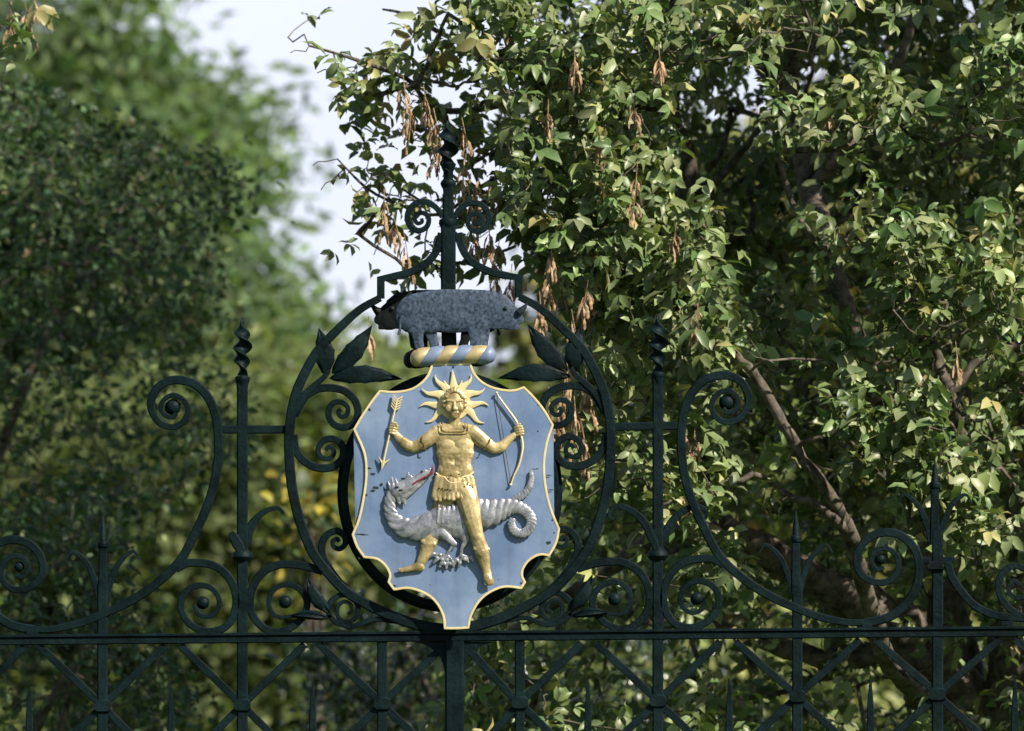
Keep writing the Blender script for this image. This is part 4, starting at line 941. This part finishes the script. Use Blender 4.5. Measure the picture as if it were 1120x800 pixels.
# ---- bough of a second laburnum at the top left, its trunk outside the frame -----
lab2 = thing('laburnum_tree', 'laburnum whose bough of brown pods hangs into the top left corner', 'tree', (P(-330, 0, 1.8).x, 1.8, 0))
r2 = Vector((P(-330, 0, 1.8).x, 1.8, -0.05))
l2 = [([r2, r2+Vector((0.05, 0, 1.5)), P(-330, 400, 1.8), P(-300, 120, 1.8), P(-220, -80, 1.8), P(-120, -160, 1.7)], [0.11, 0.1, 0.085, 0.06, 0.04, 0.02]), ([P(-220, -80, 1.8), P(-120, -70, 1.6), P(-40, -40, 1.4), P(20, -15, 1.3)], [0.03, 0.02, 0.012, 0.004])]
limbs_mesh('trunk', l2, M_bark, lab2)
a2 = np.concatenate([in_poly([(-520, -350), (-60, -350), (60, -60), (30, 25), (-10, 40), (-60, 0), (-150, 120), (-480, 150)], 160)])
A2 = PA(a2, 0.9+1.4*rng.random(len(a2)))
N2, p2, R2, i2 = grow(np.array([p for pts, _ in l2 for p in catmull([tuple(q) for q in pts], 3)]), A2, 0.0016, 0.02, .16)
twig_mesh('twigs', N2, p2, R2, M_bark, lab2); trifoliate(lab2, N2[i2], 4, 0.05, 0.055, LC, [4, 4, 3, 2, .5], M_leaf)
for x, y in ((12, 8), (27, 14), (36, 0)): pod_cluster(lab2, x, y, 1.5, 9, .10)

# ---- generic leafy tree ---------------------------------------------------------
def leafy(name, label, poly, y0, y1, n_att, per, Lm, cols, wts, m, spread, cat='tree', group=None, trunk_r=0.12, lump_s=0.35, thr=-0.3, full=False, wr=0.5, stem_px=None, wood=True, up=0.5, extra_att=None):
    ym = (y0+y1)/2; poly = np.array(poly, float)
    q = in_poly(poly, n_att); y = y0+(y1-y0)*rng.random(len(q)); A = PA(q, y); A = A[lump(A, lump_s) > thr]
    if extra_att is not None: A = np.concatenate([A, extra_att])
    A = A[A[:, 2] > 0.3]
    sx = stem_px if stem_px is not None else poly[:, 0].mean()
    base = Vector((P(sx, 400, ym).x, ym, 0)); t = thing(name, label, cat, base, group)
    top = A[:, 2].max(); mid = A.mean(0)
    mid[2] = max(mid[2], 0.5)
    tp = [base-Vector((0, 0, .05)), base+Vector((0.03, 0, mid[2]*0.35)), Vector((base.x*0.6+mid[0]*0.4, ym, mid[2]*0.75)), Vector((mid[0], ym, mid[2]+0.45*(top-mid[2])))]
    lm = [(tp, [trunk_r, trunk_r*.85, trunk_r*.6, trunk_r*.2])]
    for _ in range(7):
        g_ = A[rng.integers(len(A))]; s_ = tp[1].lerp(tp[3], 0.25+0.6*random.random()); e_ = Vector(g_)
        lm.append(([s_, s_.lerp(e_, .5)+Vector((0, 0, 0.12*(e_-s_).length)), e_], [trunk_r*.4, trunk_r*.25, trunk_r*.06]))
    limbs_mesh('trunk', lm, M_bark, t)
    N_, p_, R_, i_ = grow(np.array([p for pts, _ in lm for p in catmull([tuple(v) for v in pts], 5)]), A, trunk_r*0.016, trunk_r*.3, .2)
    if wood: twig_mesh('twigs', N_, p_, R_, M_bark, t, 4)
    c = N_[i_]; cnt = rng.poisson(per, len(c)); k_ = cnt.sum(); idx = np.repeat(np.arange(len(c)), cnt)
    pos = c[idx]+rng.normal(size=(k_, 3))*np.array(spread)
    nr = norm(SUNV[None]*0.4+np.array([[0, -.15, up]])+0.75*rng.normal(size=(k_, 3))); dr = rng.normal(size=(k_, 3))+np.array([[0, 0, -.4]])
    L = Lm*(.6+.7*rng.random(k_))
    tone = 1+0.22*np.tanh(lump(pos, lump_s*1.3))
    leaves('crown', pos, dr, nr, L, L*wr, np.clip(palette(k_, cols, wts)*tone[:, None], .003, .6), m, t, full)
    return t

# dark small-leaved tree on the left
SC = [(0.050, 0.104, 0.046), (0.088, 0.148, 0.062), (0.026, 0.060, 0.030), (0.20, 0.24, 0.10), (0.24, 0.17, 0.09)]
leafy('small_leaved_tree', 'dark small-leaved tree filling the left side behind the gate', [(-420, -60), (-60, 70), (40, 95), (90, 130), (150, 140), (190, 165), (265, 175), (285, 205), (262, 240), (232, 262), (246, 330), (262, 420), (270, 500), (215, 520), (180, 560), (60, 590), (-420, 640)],
      4.6, 6.6, 2600, 10, 0.042, SC, [5, 4, 4, 1.2, .12], M_small, 0.055, lump_s=.22, thr=-0.62, full=True, wr=.6, stem_px=-60, trunk_r=.07)
leafy('small_leaved_shrub', 'low dark shrub behind the lower left lattice', [(-320, 560), (-60, 520), (60, 520), (120, 545), (135, 600), (125, 650), (200, 700), (215, 760), (180, 900), (-320, 950)],
      3.2, 4.6, 1100, 10, 0.036, SC, [5, 4, 5, .6, .1], M_small, 0.06, 'shrub', lump_s=.22, thr=-0.3, full=True, wr=.6, stem_px=40, trunk_r=.07)
# glossy hedge behind the bottom of the gate
leafy('glossy_shrub', 'dark glossy shrub behind the lattice under the shield', [(330, 720), (400, 690), (470, 660), (560, 640), (680, 640), (760, 680), (800, 900), (320, 900)],
      5.5, 7.5, 900, 9, 0.06, [(0.022, 0.045, 0.018), (0.035, 0.065, 0.028), (0.09, 0.12, 0.05)], [5, 4, .8], M_gloss, 0.09, 'shrub', lump_s=.3, thr=-0.2, full=True, wr=.5, trunk_r=.07)
leafy('yellow_shrub', 'shrub with yellow autumn leaves seen through the left of the ring', [(318, 548), (325, 526), (350, 518), (372, 528), (376, 556), (352, 562), (345, 640), (335, 640), (328, 566)],
      7.5, 8.4, 60, 4, 0.085, [(0.26, 0.22, 0.035), (0.13, 0.13, 0.03), (0.05, 0.08, 0.025)], [3, 2, 3], M_small, 0.08, 'shrub', lump_s=.3, thr=-2, full=True, wr=.7, trunk_r=.05)

leafy('sunlit_shrub', 'yellow green sunlit shrub blurred behind the lower right lattice', [(620, 700), (700, 660), (800, 640), (900, 660), (1000, 640), (1150, 620), (1250, 700), (1250, 900), (600, 900)],
      11, 13, 700, 10, 0.085, [(0.22, 0.26, 0.09), (0.30, 0.31, 0.12), (0.10, 0.14, 0.05)], [4, 2.5, 4], M_small, 0.12, 'shrub', lump_s=.5, thr=-0.25, full=True, wr=.6, trunk_r=.07)

# far feathery tree on the left
FC = [(0.130, 0.200, 0.092), (0.17, 0.25, 0.115), (0.085, 0.145, 0.068)]
leafy('feathery_tree', 'tall feathery green tree blurred in the distance at upper left', [(-420, -260), (30, -260), (115, -100), (150, -10), (165, 55), (190, 90), (255, 116), (282, 150), (275, 180), (240, 205), (245, 235), (295, 262), (305, 290), (295, 315), (320, 345), (330, 390), (320, 430), (285, 480), (-420, 560)],
      26, 32, 1500, 55, 0.20, FC, [4, 4, 3], M_far, (0.30, 0.35, 0.17), lump_s=1.5, thr=-0.2, stem_px=60, trunk_r=.4, wr=.4)
leafy('feathery_tree', 'pale green lower tree blurred behind the left of the ring', [(120, 420), (220, 440), (330, 400), (420, 390), (470, 420), (560, 470), (620, 560), (640, 900), (-200, 950), (-200, 560)],
      20, 25, 2000, 50, 0.14, [(0.165, 0.215, 0.085), (0.205, 0.245, 0.105), (0.115, 0.16, 0.065)], [4, 4, 3], M_far, (0.25, 0.3, 0.15), lump_s=1.1, thr=-0.6, stem_px=300, trunk_r=.25, wr=.45)
# trees far behind the laburnum
leafy('broadleaf_tree', 'yellow green tree glimpsed through the gaps of the laburnum', [(560, 330), (600, 260), (680, 225), (730, 170), (800, 150), (850, 160), (940, 90), (1060, 60), (1300, 40), (1350, 900), (560, 950)],
      26, 31, 1500, 24, 0.22, [(0.16, 0.20, 0.055), (0.27, 0.25, 0.07), (0.09, 0.13, 0.045), (0.28, 0.19, 0.09)], [4, 2.5, 4, .7], M_small, (0.2, 0.22, 0.14), lump_s=.8, thr=-1.2, stem_px=930, trunk_r=.25, wr=.55)
